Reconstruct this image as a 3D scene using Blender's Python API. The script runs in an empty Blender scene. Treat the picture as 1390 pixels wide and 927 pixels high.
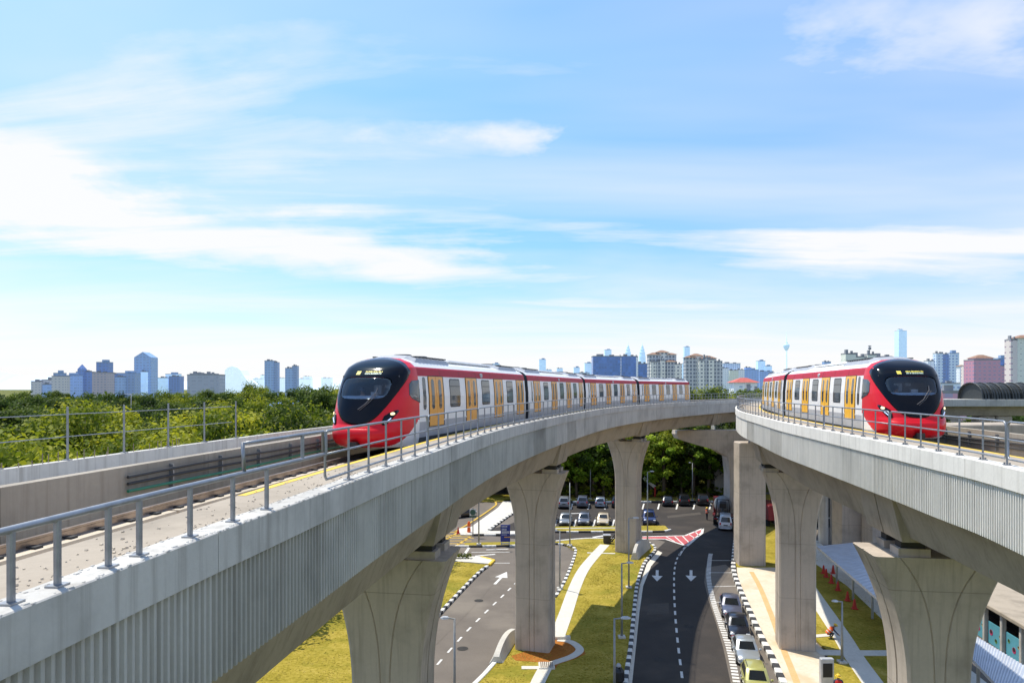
import bpy, math, random
from mathutils import Vector, Matrix, noise as mnoise
PI = math.pi
R = math.radians
scene = bpy.context.scene
COL = scene.collection
random.seed(7)

# ------------------------------------------------------------------ camera geometry
FPX, CAMZ, HZ, CXP = 950.0, 17.5, 527.0, 695.0       # focal length in photo pixels, eye height, horizon row
KY = FPX / 1050.0
def G(px, py, z=0.0):                                  # photo point -> point of the horizontal plane at height z
    s = (py - HZ) / (CAMZ - z)
    return Vector(((px - CXP) / s, FPX / s, z))
def at(px, py, Y):                                     # photo point -> point at distance Y
    return Vector(((px - CXP) * Y / FPX, Y, CAMZ - (py - HZ) * Y / FPX))

cam_d = bpy.data.cameras.new("camera"); cam = bpy.data.objects.new("camera", cam_d); COL.objects.link(cam)
cam.location = (0, 0, CAMZ); cam.rotation_euler = (R(90), 0, 0)
cam_d.sensor_width = 36; cam_d.lens = FPX / 1390 * 36
cam_d.shift_y = (HZ - 463.5) / 1390
cam_d.clip_end = 40000; cam_d.clip_start = 0.1
scene.camera = cam

# ------------------------------------------------------------------ materials
MATS = {}
def _new(name):
    m = bpy.data.materials.new(name); m.use_nodes = True
    nt = m.node_tree; b = nt.nodes["Principled BSDF"]
    return m, nt, b
def N(nt, t, **kw):
    n = nt.nodes.new(t)
    for k, v in kw.items():
        if k in n.inputs.keys(): n.inputs[k].default_value = v
        else: setattr(n, k, v)
    return n
def L(nt, a, b): nt.links.new(a, b)
def rgba(c): return (c[0], c[1], c[2], 1.0)
def ramp(nt, fac, stops):
    r = nt.nodes.new("ShaderNodeValToRGB"); e = r.color_ramp.elements
    while len(e) < len(stops): e.new(0.5)
    for el, (p, c) in zip(e, stops): el.position = p; el.color = rgba(c)
    L(nt, fac, r.inputs["Fac"]); return r.outputs["Color"]
def mixc(nt, fac, a, b, mode="MIX"):
    m = nt.nodes.new("ShaderNodeMix"); m.data_type = "RGBA"; m.blend_type = mode
    for sock, v in ((m.inputs["Factor"], fac), (m.inputs["A"], a), (m.inputs["B"], b)):
        if isinstance(v, (int, float)): sock.default_value = v
        elif isinstance(v, (tuple, list)): sock.default_value = rgba(v)
        else: L(nt, v, sock)
    return [o for o in m.outputs if o.type == "RGBA"][0]
def coord(nt, world, scale=(1, 1, 1)):
    if world: src = N(nt, "ShaderNodeNewGeometry").outputs["Position"]
    else: src = N(nt, "ShaderNodeTexCoord").outputs["Object"]
    mp = N(nt, "ShaderNodeMapping"); mp.inputs["Scale"].default_value = scale
    L(nt, src, mp.inputs["Vector"]); return mp.outputs["Vector"]
def tex(nt, vec, scale, detail=4, rough=0.55):
    n = N(nt, "ShaderNodeTexNoise", Scale=scale, Detail=detail, Roughness=rough); L(nt, vec, n.inputs["Vector"])
    return n.outputs["Fac"]
def mr(nt, v, a, b, c, d):
    n = N(nt, "ShaderNodeMapRange"); n.inputs[1].default_value = a; n.inputs[2].default_value = b
    n.inputs[3].default_value = c; n.inputs[4].default_value = d; L(nt, v, n.inputs[0]); return n.outputs[0]
def bump(nt, b, h, strength, dist=0.02):
    n = N(nt, "ShaderNodeBump", Strength=strength, Distance=dist); L(nt, h, n.inputs["Height"]); L(nt, n.outputs["Normal"], b.inputs["Normal"])

def plain(name, c, rough=0.6, metal=0.0, var=0.12, world=False, scale=3.0, coat=0.0, emit=None, es=1.0, spec=0.5):
    if name in MATS: return MATS[name]
    m, nt, b = _new(name)
    v = tex(nt, coord(nt, world), scale, 5)
    lo = tuple(x * (1 - var) for x in c); hi = tuple(min(1, x * (1 + var)) for x in c)
    L(nt, ramp(nt, v, [(0.3, lo), (0.7, hi)]), b.inputs["Base Color"])
    b.inputs["Roughness"].default_value = rough; b.inputs["Metallic"].default_value = metal
    b.inputs["Coat Weight"].default_value = coat; b.inputs["Coat Roughness"].default_value = 0.06
    b.inputs["Specular IOR Level"].default_value = spec
    if emit: b.inputs["Emission Color"].default_value = rgba(emit); b.inputs["Emission Strength"].default_value = es
    MATS[name] = m; return m

def concrete(name, c, streak=0.5, dirt=0.35, joints=0.0, warm=(0.30, 0.21, 0.12)):
    if name in MATS: return MATS[name]
    m, nt, b = _new(name)
    blot = tex(nt, coord(nt, True), 0.55, 6, 0.6)
    fine = tex(nt, coord(nt, True), 9.0, 6, 0.7)
    st = tex(nt, coord(nt, True, (3.6, 3.6, 0.13)), 1.6, 6, 0.65)
    k = 1 - dirt
    base = ramp(nt, blot, [(0.28, tuple(x * k for x in c)), (0.5, c), (0.75, tuple(min(1, x * 1.1) for x in c))])
    stain = mr(nt, st, 0.5, 0.75, 0.0, streak)
    col = mixc(nt, stain, base, tuple(c[i] * 0.45 + warm[i] * 0.15 for i in range(3)))
    col = mixc(nt, mr(nt, fine, 0.35, 0.7, 0.0, 0.25), col, tuple(x * 0.75 for x in c))
    if joints:
        sep = N(nt, "ShaderNodeSeparateXYZ"); L(nt, coord(nt, True), sep.inputs[0])
        mo = N(nt, "ShaderNodeMath", operation="PINGPONG"); mo.inputs[1].default_value = joints / 2; L(nt, sep.outputs["Z"], mo.inputs[0])
        lt = N(nt, "ShaderNodeMath", operation="LESS_THAN"); lt.inputs[1].default_value = 0.016; L(nt, mo.outputs[0], lt.inputs[0])
        fm = N(nt, "ShaderNodeMath", operation="MULTIPLY"); fm.inputs[1].default_value = 0.5; L(nt, lt.outputs[0], fm.inputs[0])
        col = mixc(nt, fm.outputs[0], col, tuple(x * 0.4 for x in c))
    L(nt, col, b.inputs["Base Color"]); b.inputs["Roughness"].default_value = 0.88
    b.inputs["Specular IOR Level"].default_value = 0.25
    bump(nt, b, fine, 0.35, 0.02)
    MATS[name] = m; return m

def ground_mat(name, stops, scale, fine_scale, bump_s=0.4, patch=None, patch_scale=0.08, rough=0.95):
    if name in MATS: return MATS[name]
    m, nt, b = _new(name)
    v = coord(nt, True)
    a = tex(nt, v, scale, 6, 0.65); f = tex(nt, v, fine_scale, 4, 0.7)
    mx = N(nt, "ShaderNodeMath", operation="MULTIPLY_ADD"); mx.inputs[1].default_value = 0.55
    L(nt, f, mx.inputs[0])
    h = N(nt, "ShaderNodeMath", operation="MULTIPLY"); h.inputs[1].default_value = 0.45; L(nt, a, h.inputs[0]); L(nt, h.outputs[0], mx.inputs[2])
    col = ramp(nt, mx.outputs[0], stops)
    if patch:
        p = tex(nt, v, patch_scale, 5, 0.6)
        col = mixc(nt, mr(nt, p, 0.52, 0.66, 0.0, 0.85), col, patch)
    L(nt, col, b.inputs["Base Color"]); b.inputs["Roughness"].default_value = rough
    b.inputs["Specular IOR Level"].default_value = 0.2
    bump(nt, b, f, bump_s, 0.05)
    MATS[name] = m; return m

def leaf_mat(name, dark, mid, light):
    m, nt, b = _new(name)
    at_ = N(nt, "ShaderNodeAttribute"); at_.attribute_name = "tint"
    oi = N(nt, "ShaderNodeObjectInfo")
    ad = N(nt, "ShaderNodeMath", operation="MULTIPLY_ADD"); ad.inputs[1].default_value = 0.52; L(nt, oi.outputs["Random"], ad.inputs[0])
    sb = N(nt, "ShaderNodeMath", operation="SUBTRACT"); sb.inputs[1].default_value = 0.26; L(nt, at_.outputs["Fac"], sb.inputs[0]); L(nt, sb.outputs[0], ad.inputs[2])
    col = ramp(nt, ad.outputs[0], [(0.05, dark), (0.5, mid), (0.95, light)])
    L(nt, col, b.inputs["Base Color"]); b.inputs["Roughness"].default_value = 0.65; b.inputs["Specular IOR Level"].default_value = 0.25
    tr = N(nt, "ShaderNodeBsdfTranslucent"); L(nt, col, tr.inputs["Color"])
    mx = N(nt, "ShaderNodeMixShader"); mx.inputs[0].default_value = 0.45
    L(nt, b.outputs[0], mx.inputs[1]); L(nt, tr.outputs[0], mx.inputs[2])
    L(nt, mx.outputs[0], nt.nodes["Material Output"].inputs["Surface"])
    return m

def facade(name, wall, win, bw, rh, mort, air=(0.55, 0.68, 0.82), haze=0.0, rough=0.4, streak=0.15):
    """wall with a grid of windows (brick pattern set square); aerial haze is painted on distant walls as bluish colour and faint glow"""
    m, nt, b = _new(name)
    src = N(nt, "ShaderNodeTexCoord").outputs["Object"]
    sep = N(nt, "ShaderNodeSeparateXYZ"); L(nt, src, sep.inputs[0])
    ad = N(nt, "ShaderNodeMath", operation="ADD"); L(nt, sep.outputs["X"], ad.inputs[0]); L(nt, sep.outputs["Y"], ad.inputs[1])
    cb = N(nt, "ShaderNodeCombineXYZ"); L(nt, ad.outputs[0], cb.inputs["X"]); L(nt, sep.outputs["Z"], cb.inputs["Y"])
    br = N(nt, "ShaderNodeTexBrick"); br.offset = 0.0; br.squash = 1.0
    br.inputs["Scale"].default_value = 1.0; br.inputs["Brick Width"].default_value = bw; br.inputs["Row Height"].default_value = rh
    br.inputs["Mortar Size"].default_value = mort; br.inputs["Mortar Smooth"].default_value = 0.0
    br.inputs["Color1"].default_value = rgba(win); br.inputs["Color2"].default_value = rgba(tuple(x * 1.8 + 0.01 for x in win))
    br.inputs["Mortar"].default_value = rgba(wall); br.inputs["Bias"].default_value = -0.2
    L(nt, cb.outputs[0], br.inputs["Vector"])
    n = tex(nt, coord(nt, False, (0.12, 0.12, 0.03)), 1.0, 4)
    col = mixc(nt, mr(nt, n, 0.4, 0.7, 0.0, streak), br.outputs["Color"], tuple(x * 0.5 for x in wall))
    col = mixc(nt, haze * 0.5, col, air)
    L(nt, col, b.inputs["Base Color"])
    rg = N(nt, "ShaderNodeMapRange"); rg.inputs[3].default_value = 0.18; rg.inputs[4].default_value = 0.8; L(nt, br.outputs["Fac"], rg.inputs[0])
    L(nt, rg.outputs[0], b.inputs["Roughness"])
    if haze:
        b.inputs["Emission Color"].default_value = rgba(air); b.inputs["Emission Strength"].default_value = haze * 0.75  # airlight painted in as a glow of the wall
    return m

# ------------------------------------------------------------------ objects
def tag(o, label=None, cat=None, group=None, kind=None):
    if label: o["label"] = label
    if cat: o["category"] = cat
    if group: o["group"] = group
    if kind: o["kind"] = kind
    return o
def empty(name, loc, label=None, cat=None, group=None, rotz=0.0):
    o = bpy.data.objects.new(name, None); COL.objects.link(o)
    o.location = loc; o.rotation_euler = (0, 0, rotz); o.empty_display_size = 0.3
    return tag(o, label, cat, group)

class MB:
    """collects faces, then becomes ONE mesh object"""
    def __init__(s): s.v = []; s.f = []; s.mi = []; s.m = 0; s.M = None; s.tint = None
    def mat(s, i): s.m = i; return s
    def add(s, vs, fs):
        o = len(s.v)
        for p in vs:
            p = Vector(p)
            if s.M is not None: p = s.M @ p
            s.v.append(p)
        for f in fs: s.f.append([o + i for i in f]); s.mi.append(s.m)
    def quad(s, a, b, c, d): s.add([a, b, c, d], [(0, 1, 2, 3)])
    def poly(s, pts): s.add(pts, [tuple(range(len(pts)))])
    def box(s, c, d, rz=0.0, ry=0.0, taper=1.0):
        x, y, z = d[0] / 2, d[1] / 2, d[2] / 2; t = taper
        vs = [(-x, -y, -z), (x, -y, -z), (x, y, -z), (-x, y, -z), (-x * t, -y * t, z), (x * t, -y * t, z), (x * t, y * t, z), (-x * t, y * t, z)]
        m = Matrix.Translation(c) @ Matrix.Rotation(rz, 4, "Z") @ Matrix.Rotation(ry, 4, "Y")
        s.add([m @ Vector(p) for p in vs], [(3, 2, 1, 0), (4, 5, 6, 7), (0, 1, 5, 4), (1, 2, 6, 5), (2, 3, 7, 6), (3, 0, 4, 7)])
    def bbox(s, c, d, bv=0.05, rz=0.0):
        """box with chamfered edges"""
        x, y, z = d[0] / 2, d[1] / 2, d[2] / 2; b = min(bv, x * .9, y * .9, z * .9)
        def ring(zz, k): return [(-x + k, -y + k + b, zz), (-x + k + b, -y + k, zz), (x - k - b, -y + k, zz), (x - k, -y + k + b, zz), (x - k, y - k - b, zz), (x - k - b, y - k, zz), (-x + k + b, y - k, zz), (-x + k, y - k - b, zz)]
        m = Matrix.Translation(c) @ Matrix.Rotation(rz, 4, "Z")
        rings = [ring(-z, b * .7), ring(-z + b, 0), ring(z - b, 0), ring(z, b * .7)]
        s.loft([[m @ Vector(p) for p in r] for r in rings], cap=True)
    def loft(s, rings, cap=True, closed=True):
        n = len(rings[0]); vs = [p for r in rings for p in r]; fs = []
        for i in range(len(rings) - 1):
            for j in range(n if closed else n - 1):
                k = (j + 1) % n
                fs.append((i * n + j, i * n + k, (i + 1) * n + k, (i + 1) * n + j))
        if cap: fs.append(tuple(range(n - 1, -1, -1))); fs.append(tuple((len(rings) - 1) * n + j for j in range(n)))
        s.add(vs, fs)
    def tube(s, pts, r, n=8, closed=False, cap=True):
        pts = [Vector(p) for p in pts]; rings = []; m = len(pts); up0 = None
        rr = r if isinstance(r, (list, tuple)) else [r] * m
        for i, p in enumerate(pts):
            if closed: t = (pts[(i + 1) % m] - pts[i - 1])
            else: t = pts[min(i + 1, m - 1)] - pts[max(i - 1, 0)]
            t.normalize()
            if up0 is None: up0 = Vector((0, 0, 1)) if abs(t.z) < 0.9 else Vector((1, 0, 0))
            a = t.cross(up0)
            if a.length < 1e-4: a = t.cross(Vector((0, 1, 0)))
            a.normalize(); b = a.cross(t); up0 = b
            rings.append([p + (a * math.cos(2 * PI * k / n) + b * math.sin(2 * PI * k / n)) * rr[i] for k in range(n)])
        if closed: rings.append(rings[0])
        s.loft(rings, cap=cap and not closed)
    def cyl(s, p0, p1, r0, r1=None, n=12): s.tube([p0, p1], [r0, r0 if r1 is None else r1], n)
    def lathe(s, prof, c=(0, 0, 0), n=16, cap=True):
        s.loft([[(c[0] + r * math.cos(2 * PI * k / n), c[1] + r * math.sin(2 * PI * k / n), c[2] + z) for k in range(n)] for r, z in prof], cap=cap)
    def prism(s, pts, z0, z1):
        """polygon (plan) raised from z0 to z1"""
        a = sum(pts[i][0] * pts[(i + 1) % len(pts)][1] - pts[(i + 1) % len(pts)][0] * pts[i][1] for i in range(len(pts)))
        if a < 0: pts = pts[::-1]
        s.loft([[(p[0], p[1], z0) for p in pts], [(p[0], p[1], z1) for p in pts]])
    def build(s, name, mats, parent=None, smooth=False, origin=None, sharp=None):
        me = bpy.data.meshes.new(name)
        o = origin
        if o is None and parent is not None and parent.type == "EMPTY" and parent.get("world"): o = parent.location
        vs = [tuple(p - o) if o is not None else tuple(p) for p in s.v]
        me.from_pydata(vs, [], s.f)
        if not isinstance(mats, (list, tuple)): mats = [mats]
        for m in mats: me.materials.append(m)
        if len(mats) > 1: me.polygons.foreach_set("material_index", s.mi)
        if s.tint is not None:
            a = me.attributes.new("tint", "FLOAT", "FACE"); a.data.foreach_set("value", s.tint)
        if smooth:
            me.polygons.foreach_set("use_smooth", [True] * len(me.polygons))
        me.update()
        ob = bpy.data.objects.new(name, me); COL.objects.link(ob)
        if smooth and sharp is not None:
            me.set_sharp_from_angle(angle=R(sharp))
        if parent is not None: ob.parent = parent
        elif origin is not None: ob.location = origin
        return ob
def wempty(name, loc, *a, **k):
    o = empty(name, loc, *a, **k); o["world"] = 1; return o
def instance(src, parent=None, loc=None, rotz=None, scale=None):
    c = src.copy(); COL.objects.link(c); c.parent = parent
    if loc is not None: c.location = loc
    if rotz is not None: c.rotation_euler = (0, 0, rotz)
    if scale is not None: c.scale = scale if isinstance(scale, (tuple, list)) else (scale,) * 3
    return c
def copy_tree(o, parent=None):
    c = o.copy(); COL.objects.link(c); c.parent = parent
    for ch in list(o.children): copy_tree(ch, c)
    return c

# ------------------------------------------------------------------ daylight
SUN_H = Vector((-0.74, 0.67)).normalized(); SUN_EL = R(63)
w = bpy.data.worlds.new("World"); scene.world = w; w.use_nodes = True
def build_world():
    nt = w.node_tree; bg = nt.nodes["Background"]
    sky = N(nt, "ShaderNodeTexSky"); sky.sky_type = "NISHITA"; sky.sun_disc = False
    sky.sun_elevation = SUN_EL; sky.sun_rotation = math.atan2(SUN_H.x, SUN_H.y) % (2 * PI)
    sky.altitude = 50; sky.air_density = 1.0; sky.dust_density = 0.6; sky.ozone_density = 2.0
    g = N(nt, "ShaderNodeNewGeometry").outputs["Incoming"]
    neg = N(nt, "ShaderNodeVectorMath", operation="SCALE"); neg.inputs["Scale"].default_value = -1; L(nt, g, neg.inputs[0])
    sep = N(nt, "ShaderNodeSeparateXYZ"); L(nt, neg.outputs[0], sep.inputs[0])
    z = N(nt, "ShaderNodeMath", operation="MAXIMUM"); z.inputs[1].default_value = 0.0; L(nt, sep.outputs["Z"], z.inputs[0])
    zd = N(nt, "ShaderNodeMath", operation="ADD"); zd.inputs[1].default_value = 0.10; L(nt, z.outputs[0], zd.inputs[0])
    def div(o):
        d = N(nt, "ShaderNodeMath", operation="DIVIDE"); L(nt, o, d.inputs[0]); L(nt, zd.outputs[0], d.inputs[1]); return d.outputs[0]
    pl = N(nt, "ShaderNodeCombineXYZ"); L(nt, div(sep.outputs["X"]), pl.inputs[0]); L(nt, div(sep.outputs["Y"]), pl.inputs[1])
    def layer(scale, rot, loc, sc, dist, det=7, rough=0.55):
        mp = N(nt, "ShaderNodeMapping"); mp.inputs["Scale"].default_value = scale; mp.inputs["Rotation"].default_value = (0, 0, rot); mp.inputs["Location"].default_value = loc
        L(nt, pl.outputs[0], mp.inputs["Vector"])
        n = N(nt, "ShaderNodeTexNoise", Scale=sc, Detail=det, Roughness=rough, Distortion=dist); L(nt, mp.outputs[0], n.inputs["Vector"]); return n.outputs["Fac"]
    wisps = layer((0.32, 1.1, 1), R(SKY["r1"]), SKY["l1"], SKY["s1"], 0.9)
    veil = layer((0.5, 0.9, 1), R(SKY["r2"]), SKY["l2"], SKY["s2"], 0.3, 5)
    wn = N(nt, "ShaderNodeTexNoise", Scale=1.3, Detail=6, Roughness=0.6); L(nt, pl.outputs[0], wn.inputs["Vector"])
    w0 = N(nt, "ShaderNodeVectorMath", operation="SUBTRACT"); w0.inputs[1].default_value = (.5, .5, .5); L(nt, wn.outputs["Color"], w0.inputs[0])
    w1 = N(nt, "ShaderNodeVectorMath", operation="MULTIPLY"); w1.inputs[1].default_value = (2.2, 0.9, 0); L(nt, w0.outputs[0], w1.inputs[0])
    w2 = N(nt, "ShaderNodeVectorMath", operation="ADD"); L(nt, w1.outputs[0], w2.inputs[0]); L(nt, pl.outputs[0], w2.inputs[1])
    bias = None
    for (cx, cy, sx, sy, rot, amp) in SKY["blobs"]:                      # banks of cloud at fixed places of the cloud layer
        mp = N(nt, "ShaderNodeMapping"); mp.vector_type = "TEXTURE"
        mp.inputs["Location"].default_value = (cx, cy, 0); mp.inputs["Rotation"].default_value = (0, 0, R(rot)); mp.inputs["Scale"].default_value = (sx, sy, 1)
        L(nt, w2.outputs[0], mp.inputs["Vector"])
        ln = N(nt, "ShaderNodeVectorMath", operation="LENGTH"); L(nt, mp.outputs[0], ln.inputs[0])
        m = N(nt, "ShaderNodeMapRange"); m.interpolation_type = "SMOOTHSTEP"
        m.inputs[1].default_value = 0.0; m.inputs[2].default_value = 1.0; m.inputs[3].default_value = amp; m.inputs[4].default_value = 0.0; L(nt, ln.outputs["Value"], m.inputs[0])
        if bias is None: bias = m.outputs[0]
        else:
            ad = N(nt, "ShaderNodeMath", operation="ADD"); L(nt, bias, ad.inputs[0]); L(nt, m.outputs[0], ad.inputs[1]); bias = ad.outputs[0]
    wv = N(nt, "ShaderNodeMath", operation="MULTIPLY_ADD"); wv.inputs[1].default_value = 1.5; wv.inputs[2].default_value = -0.25; L(nt, wisps, wv.inputs[0])
    wb = N(nt, "ShaderNodeMath", operation="ADD"); L(nt, wv.outputs[0], wb.inputs[0]); L(nt, bias, wb.inputs[1])
    c1 = mr(nt, wb.outputs[0], SKY["t1"], SKY["t1"] + 0.44, 0, 0.95)
    c2 = mr(nt, veil, SKY["t2"], SKY["t2"] + 0.30, 0, 0.55)
    mxx = N(nt, "ShaderNodeMath", operation="MAXIMUM"); L(nt, c1, mxx.inputs[0]); L(nt, c2, mxx.inputs[1])
    hz = N(nt, "ShaderNodeMapRange"); hz.interpolation_type = "SMOOTHSTEP"
    hz.inputs[1].default_value = 0.015; hz.inputs[2].default_value = 0.19; hz.inputs[3].default_value = 0.97; hz.inputs[4].default_value = 0.0; zv = N(nt, "ShaderNodeMath", operation="MULTIPLY_ADD"); zv.inputs[1].default_value = -0.16; L(nt, wisps, zv.inputs[0])
    z8 = N(nt, "ShaderNodeMath", operation="ADD"); z8.inputs[1].default_value = 0.08; L(nt, z.outputs[0], z8.inputs[0]); L(nt, z8.outputs[0], zv.inputs[2])
    L(nt, zv.outputs[0], hz.inputs[0])
    cl = N(nt, "ShaderNodeMath", operation="MAXIMUM"); L(nt, mxx.outputs[0], cl.inputs[0]); L(nt, hz.outputs[0], cl.inputs[1])
    tz = mixc(nt, mr(nt, z.outputs[0], 0.10, 0.42, 0, 1), SKY["tint_low"], SKY["tint"])
    tint = mixc(nt, 1.0, sky.outputs[0], tz, "MULTIPLY")
    col = mixc(nt, cl.outputs[0], tint, SKY["white"])
    bg.inputs["Strength"].default_value = SKY["str"]
    L(nt, col, bg.inputs["Color"])
SKY = dict(r1=-10, l1=(3.1, 1.7, 0), s1=1.15, t1=0.53, r2=-20, l2=(8, 2, 0), s2=0.6, t2=0.35, tint=(1.14, 1.92, 2.45), tint_low=(1.25, 1.53, 2.2), white=(10.0, 9.95, 9.9), str=0.1,
    blobs=[(-1.85, 2.45, 1.0, 0.7, 0, .52), (-1.3, 3.1, 1.7, 0.7, 12, .50), (-0.35, 3.75, 1.7, 0.6, 8, .42), (2.1, 3.35, 2.0, 0.75, 0, .44), (0.95, 1.62, 0.8, 0.28, 20, .32), (-0.02, 2.2, 0.42, 0.28, 0, .32), (2.0, 2.2, .9, .8, 0, .30), (-0.7, 2.2, 1.2, .6, 20, .22), (0.6, 4.4, 2.2, .6, 0, .26)])
build_world()
sun_d = bpy.data.lights.new("sun", "SUN"); sun = bpy.data.objects.new("sun", sun_d); COL.objects.link(sun)
sun_d.energy = 5.2; sun_d.angle = R(0.5); sun_d.color = (1.0, 0.93, 0.80)
sv = Vector((SUN_H.x * math.cos(SUN_EL), SUN_H.y * math.cos(SUN_EL), math.sin(SUN_EL)))
sun.rotation_euler = sv.to_track_quat("Z", "Y").to_euler()
sun.location = (0, 0, 80)
scene.view_settings.view_transform = "Standard"; scene.view_settings.look = "None"; scene.view_settings.exposure = 0
# ------------------------------------------------------------------ shared materials
M_CONC = concrete("concrete_pier", (0.52, 0.445, 0.365), 0.65, 0.36, joints=3.6)
M_GIRD = concrete("concrete_girder", (0.45, 0.38, 0.30), 0.6, 0.35)
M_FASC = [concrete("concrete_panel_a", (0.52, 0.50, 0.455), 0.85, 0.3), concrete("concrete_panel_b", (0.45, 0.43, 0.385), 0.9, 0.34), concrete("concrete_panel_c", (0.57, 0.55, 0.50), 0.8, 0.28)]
M_FASC_R = [concrete("sunlit_panel_a", (0.74, 0.705, 0.63), 0.55, 0.16), concrete("sunlit_panel_b", (0.67, 0.635, 0.56), 0.6, 0.2), concrete("sunlit_panel_c", (0.78, 0.745, 0.67), 0.5, 0.14)]  # lighter than the left panels: sunlight on this edge put into the colour
M_COPE_R = concrete("sunlit_coping", (0.80, 0.765, 0.69), 0.5, 0.16)  # coping lightened likewise, sunlight in the colour
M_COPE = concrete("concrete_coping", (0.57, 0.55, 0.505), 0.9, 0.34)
M_DECK = concrete("concrete_deck", (0.60, 0.51, 0.39), 0.2, 0.3, warm=(0.35, 0.22, 0.10))
M_WALK = concrete("walkway_slab", (0.40, 0.34, 0.265), 0.15, 0.4)
M_WALL = concrete("parapet_wall", (0.38, 0.335, 0.27), 0.65, 0.3)
M_GALV = plain("galvanised_steel", (0.30, 0.315, 0.33), 0.42, 0.65, 0.15, False, 8)
M_DARK = plain("dark_rubber", (0.03, 0.03, 0.032), 0.7)
M_RAIL = plain("rail_steel", (0.34, 0.28, 0.24), 0.35, 0.8, 0.3, True, 2)
M_YEL = plain("yellow_paint", (0.75, 0.50, 0.03), 0.6, 0, 0.12, True, 2)
M_WHITE = plain("white_paint", (0.72, 0.71, 0.68), 0.7, 0, 0.1, True, 1.5)
M_BLACK = plain("black_paint", (0.035, 0.035, 0.037), 0.7, 0, 0.2, True, 1.5)
M_CABLE = plain("cable_black", (0.03, 0.03, 0.03), 0.6)
M_GREEN_PIPE = plain("green_cable", (0.03, 0.20, 0.11), 0.5)

# ------------------------------------------------------------------ the two curved alignments (edge of each deck that faces the road between them)
def poly_path(pts):
    """smooth quartic-like line through (Y -> X) samples by natural cubic spline on Y"""
    ys = [p[1] for p in pts]; xs = [p[0] for p in pts]; n = len(pts)
    h = [ys[i + 1] - ys[i] for i in range(n - 1)]
    al = [0] * n
    for i in range(1, n - 1): al[i] = 3 / h[i] * (xs[i + 1] - xs[i]) - 3 / h[i - 1] * (xs[i] - xs[i - 1])
    l = [1.0] * n; mu = [0.0] * n; zz = [0.0] * n
    for i in range(1, n - 1):
        l[i] = 2 * (ys[i + 1] - ys[i - 1]) - h[i - 1] * mu[i - 1]; mu[i] = h[i] / l[i]; zz[i] = (al[i] - h[i - 1] * zz[i - 1]) / l[i]
    c = [0.0] * n; b = [0.0] * n; d = [0.0] * n
    for j in range(n - 2, -1, -1):
        c[j] = zz[j] - mu[j] * c[j + 1]; b[j] = (xs[j + 1] - xs[j]) / h[j] - h[j] * (c[j + 1] + 2 * c[j]) / 3; d[j] = (c[j + 1] - c[j]) / (3 * h[j])
    def X(y):
        j = 0
        while j < n - 2 and y > ys[j + 1]: j += 1
        t = y - ys[j]; return xs[j] + b[j] * t + c[j] * t * t + d[j] * t ** 3
    return X
class Path:
    def __init__(s, pts):
        s.p = [Vector((a[0], a[1])) for a in pts]; s.c = [0.0]
        for i in range(1, len(s.p)): s.c.append(s.c[-1] + (s.p[i] - s.p[i - 1]).length)
        s.off = 0.0
        s.off = s.d_at_y(0.0)
    def d_at_y(s, y):
        for i in range(1, len(s.p)):
            if s.p[i].y >= y:
                t = (y - s.p[i - 1].y) / max(1e-9, s.p[i].y - s.p[i - 1].y); return s.c[i - 1] + t * (s.c[i] - s.c[i - 1]) - s.off
        return s.c[-1] - s.off
    def __call__(s, d):
        d += s.off; lo, hi = 0, len(s.c) - 1
        while hi - lo > 1:
            m = (lo + hi) // 2
            if s.c[m] <= d: lo = m
            else: hi = m
        t = (d - s.c[lo]) / (s.c[lo + 1] - s.c[lo])
        p = s.p[lo].lerp(s.p[lo + 1], t)
        a = (s.p[min(lo + 1, len(s.p) - 1)] - s.p[max(lo - 1, 0)]).normalized(); b = (s.p[min(lo + 2, len(s.p) - 1)] - s.p[lo]).normalized()
        return p, a.lerp(b, t).normalized()
def make_path(samples, kap_end, tail):
    X = poly_path(samples); y0, y1 = samples[0][1], samples[-1][1]
    pts = []; sl = (X(y0 + .2) - X(y0)) / .2
    y = -14.0
    while y < y0: pts.append((X(y0) + sl * (y - y0), y)); y += 0.5
    y = y0
    while y < y1: pts.append((X(y), y)); y += 0.5
    a = math.atan2(pts[-1][0] - pts[-4][0], pts[-1][1] - pts[-4][1]); x, y = pts[-1]
    s = 0
    while s < tail:
        a += kap_end * 0.5; x += math.sin(a) * .5; y += math.cos(a) * .5; pts.append((x, y)); s += .5
        if a > R(100): kap_end = 0
    return Path(pts)
class Viaduct:
    """deck built in (u, z): u runs from the road-side edge across the deck"""
    def __init__(s, path, side, zc): s.path, s.side, s.zc = path, side, zc
    def P(s, d, u, z):
        p, t = s.path(d); n = Vector((-t.y, t.x)) * s.side
        q = p + n * u; return Vector((q.x, q.y, z))
    def PU(s, d, fu, du, z): return s.P(d, fu(d) + du, z)
    def ang(s, d): t = s.path(d)[1]; return math.atan2(t.y, t.x)
    def sweep(s, mb, prof, d0, d1, step=1.0, fu=None):
        n = max(1, int(math.ceil((d1 - d0) / step)))
        f = fu or (lambda d: 0.0)
        rings = [[s.P(d0 + (d1 - d0) * i / n, u + f(d0 + (d1 - d0) * i / n), z) for u, z in prof] for i in range(n + 1)]
        if s.side > 0: rings = [r[::-1] for r in rings]
        mb.loft(rings)
ZL, ZR = CAMZ - 1.63, CAMZ - 1.64
LPTS = [(-3.66, 5.5), (-3.39, 8.3), (-3.15, 10.3), (-2.85, 12.9), (-2.39, 16.8), (-1.93, 20.25), (-1.17, 26), (-0.08, 32.5), (1.5, 39.8), (4.1, 50.2), (8.1, 64.2), (14.3, 79.6), (20.5, 91.5), (26.0, 100.5)]
RPTS = [(10.3, 16.1), (10.65, 17.9), (10.87, 19.75), (11.2, 22.1), (11.66, 25.8), (11.95, 28.1), (12.52, 32.7), (13.1, 37.4), (14.45, 45.3), (15.6, 52.0), (19.7, 68.2), (22.0, 75.6)]
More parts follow.
